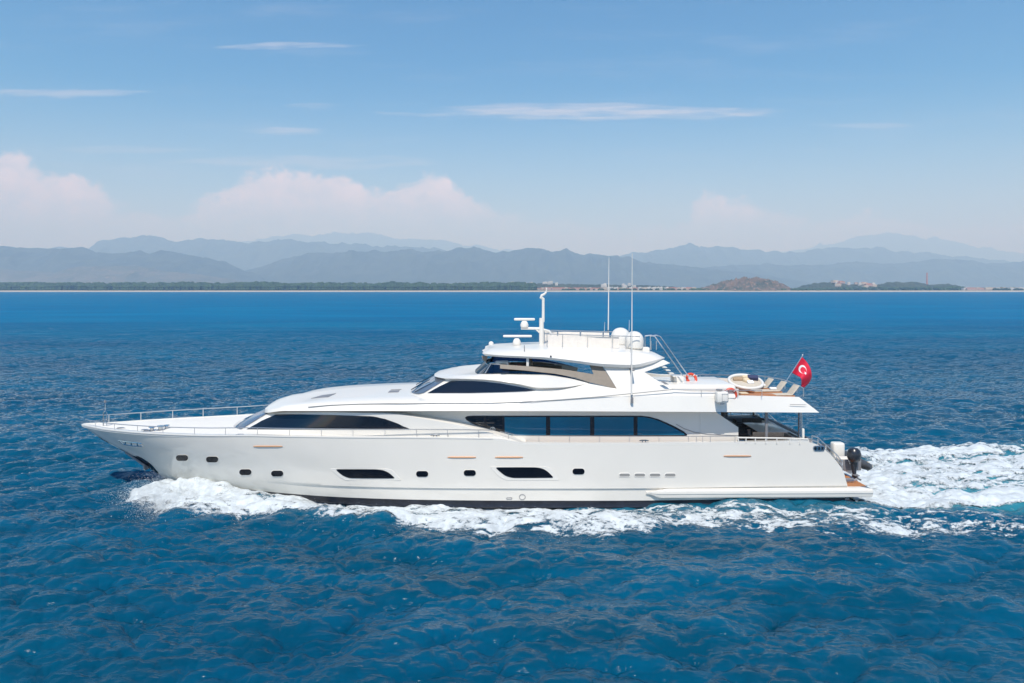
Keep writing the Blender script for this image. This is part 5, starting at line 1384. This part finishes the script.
def sideboard():
    x = (729-512)*(YC+.6)/F; root = empty('wet_bar', (11.05, YC+.6, Z2)); tag(root, 'low dark grey bar cabinet against the saloon end wall', 'cabinet')
    mb = MB(); mb.box((0, 0, .42), (.7, 3.6, .84), bev=.03); mb.build('cabinet', M['brown'], root); mb = MB(); mb.box((0, 0, .865), (.76, 3.7, .05), bev=.02); mb.build('worktop', M['grey'], root)
sideboard()
def plant():
    Y = YC+1.0; x = (723.5-512)*Y/F; root = empty('potted_plant', (x, Y, Z2+.89)); tag(root, 'small dark green potted plant on the bar cabinet by the saloon end', 'plant')
    mb = MB(); mb.lathe([(.11, 0), (.16, .26), (.13, .26), (.12, .22)], (0, 0, 0), 14); mb.build('pot', M['pot'], root)
    rg = random.Random(4); mb = MB()
    for i in range(150):
        a = rg.uniform(0, 6.28); e = rg.uniform(-.2, 1.4); r = rg.uniform(.08, .30); c = Vector((math.cos(a)*math.cos(e)*r, math.sin(a)*math.cos(e)*r, .40+math.sin(e)*r*.9))
        d = Vector((rg.uniform(-1, 1), rg.uniform(-1, 1), rg.uniform(-.2, 1))).normalized()*.11; w = d.cross(Vector((rg.uniform(-1, 1), rg.uniform(-1, 1), 1))).normalized()*.035
        mb.add([c-d, c+w, c+d, c-w], [(0, 1, 2, 3)])
    mb.build('foliage', M['leaf'], root, smooth=False)
plant()

# ================================================================ the tender on the swim platform
def tender():
    Yt = YC-1.2; root = empty('tender', (17.15, Yt, .86), R(-90)); tag(root, 'small dark grey inflatable tender with outboard stowed on the stern platform', 'inflatable boat'); root.scale = (1.14, 1.2, 1.1)
    # own frame: +x towards the tender's stern (turned to the near side), y across
    mb = MB(); L = 3.2
    path = [(.45, .62, .48), (0, .66, .46), (-1.2, .66, .46), (-2.1, .52, .52), (-2.6, .22, .6), (-2.72, 0, .62), (-2.6, -.22, .6), (-2.1, -.52, .52), (-1.2, -.66, .46), (0, -.66, .46), (.45, -.62, .48)]
    rr = [.05, .21, .22, .22, .21, .20, .21, .22, .22, .21, .05]
    mb.tube([(.62, .66, .48)]+[(.35, .66, .47)]+path[1:-1]+[(.35, -.66, .47)]+[(.62, -.66, .48)], [.04, .17]+rr[1:-1]+[.17, .04], 14); mb.build('tube', M['rubber'], root)
    mb = MB(); mb.add([(.15, -.5, .35), (.15, .5, .35), (.15, 0, .08), (-2.3, 0, .2), (-2.0, -.4, .4), (-2.0, .4, .4), (-2.6, 0, .5)], [(0, 1, 2), (0, 2, 3, 4), (1, 5, 3, 2), (0, 4, 6, 5, 1), (4, 3, 6), (5, 6, 3)]); mb.build('hull', M['white'], root, smooth=False)
    for yb in (.44, -.44): mb = MB(); mb.tube([(.28, yb*1.5-.0, .26), (.28, yb*1.5+.22*(1 if yb > 0 else -1), .46), (.28, yb*1.5, .68)], .03, 6); mb.build('tube_band', M['beige'], root)
    mb = MB(); mb.box((-1.15, .05, .86), (.42, .50, .78), bev=.09); mb.build('console', M['white'], root)
    mb = MB(); mb.box((-.45, .05, .56), (.45, .6, .3), bev=.08); mb.build('seat', M['cushion'], root)
    mb = MB(); mb.box((.16, 0, .5), (.07, .9, .5), bev=.02); mb.build('transom_board', M['grey'], root)
    ob = MB(); ob.lathe([(.02, .36), (.15, .33), (.24, .23), (.285, .06), (.27, -.10), (.22, -.22), (.15, -.28)], (.48, 0, 1.02), 20); o = ob.build('outboard_engine', M['engine'], root)
    mb = MB(); mb.tube([(.46, 0, .85), (.46, 0, .6), (.5, 0, .3), (.52, 0, .08)], [.16, .13, .09, .06], 10); mb.build('leg', M['engine'], o)
    mb = MB(); mb.lathe([(.02, -.22), (.07, -.14), (.075, .1), (.03, .24)], (.55, 0, .06), 10, 'X'); mb.build('gearcase', M['engine'], o)
    mb = MB(); mb.prism([(.36, -.02, .16), (.85, -.02, .16), (.80, -.02, .19), (.36, -.02, .19)], (0, .04, 0)); mb.box((.62, 0, .17), (.34, .22, .02))
    for k in range(3):
        a = 2*math.pi*k/3; rm = Matrix.Rotation(a, 3, 'X')@Matrix.Rotation(.5, 3, 'Z'); mb.box(Vector((.80, 0, .06))+Matrix.Rotation(a, 3, 'X')@Vector((0, 0, .09)), (.012, .08, .15), rot=rm)
    mb.build('propeller', M['grey'], o)
    mb = MB(); mb.tube([(.38, -.1, .62), (.25, -.1, .75), (.2, .1, .75), (.38, .1, .62)], .04, 8); mb.build('bracket', M['chrome'], o)
    mb = MB(); mb.box((.705, 0, 1.05), (.02, .16, .05)); mb.build('cowl_decal', M['white'], o)
    return root
tender()
# chocks the tender rests on, platform cleats
for y in (-1.4, .9):
    mb = MB(); mb.box(L3(16.35, y-1.0, .92), (.9, .14, .2), bev=.03); mb.build('tender_chock', M['grey'], yacht)
for y in (-2.6, -2.3): cleat(L3(16.6, y, .83))
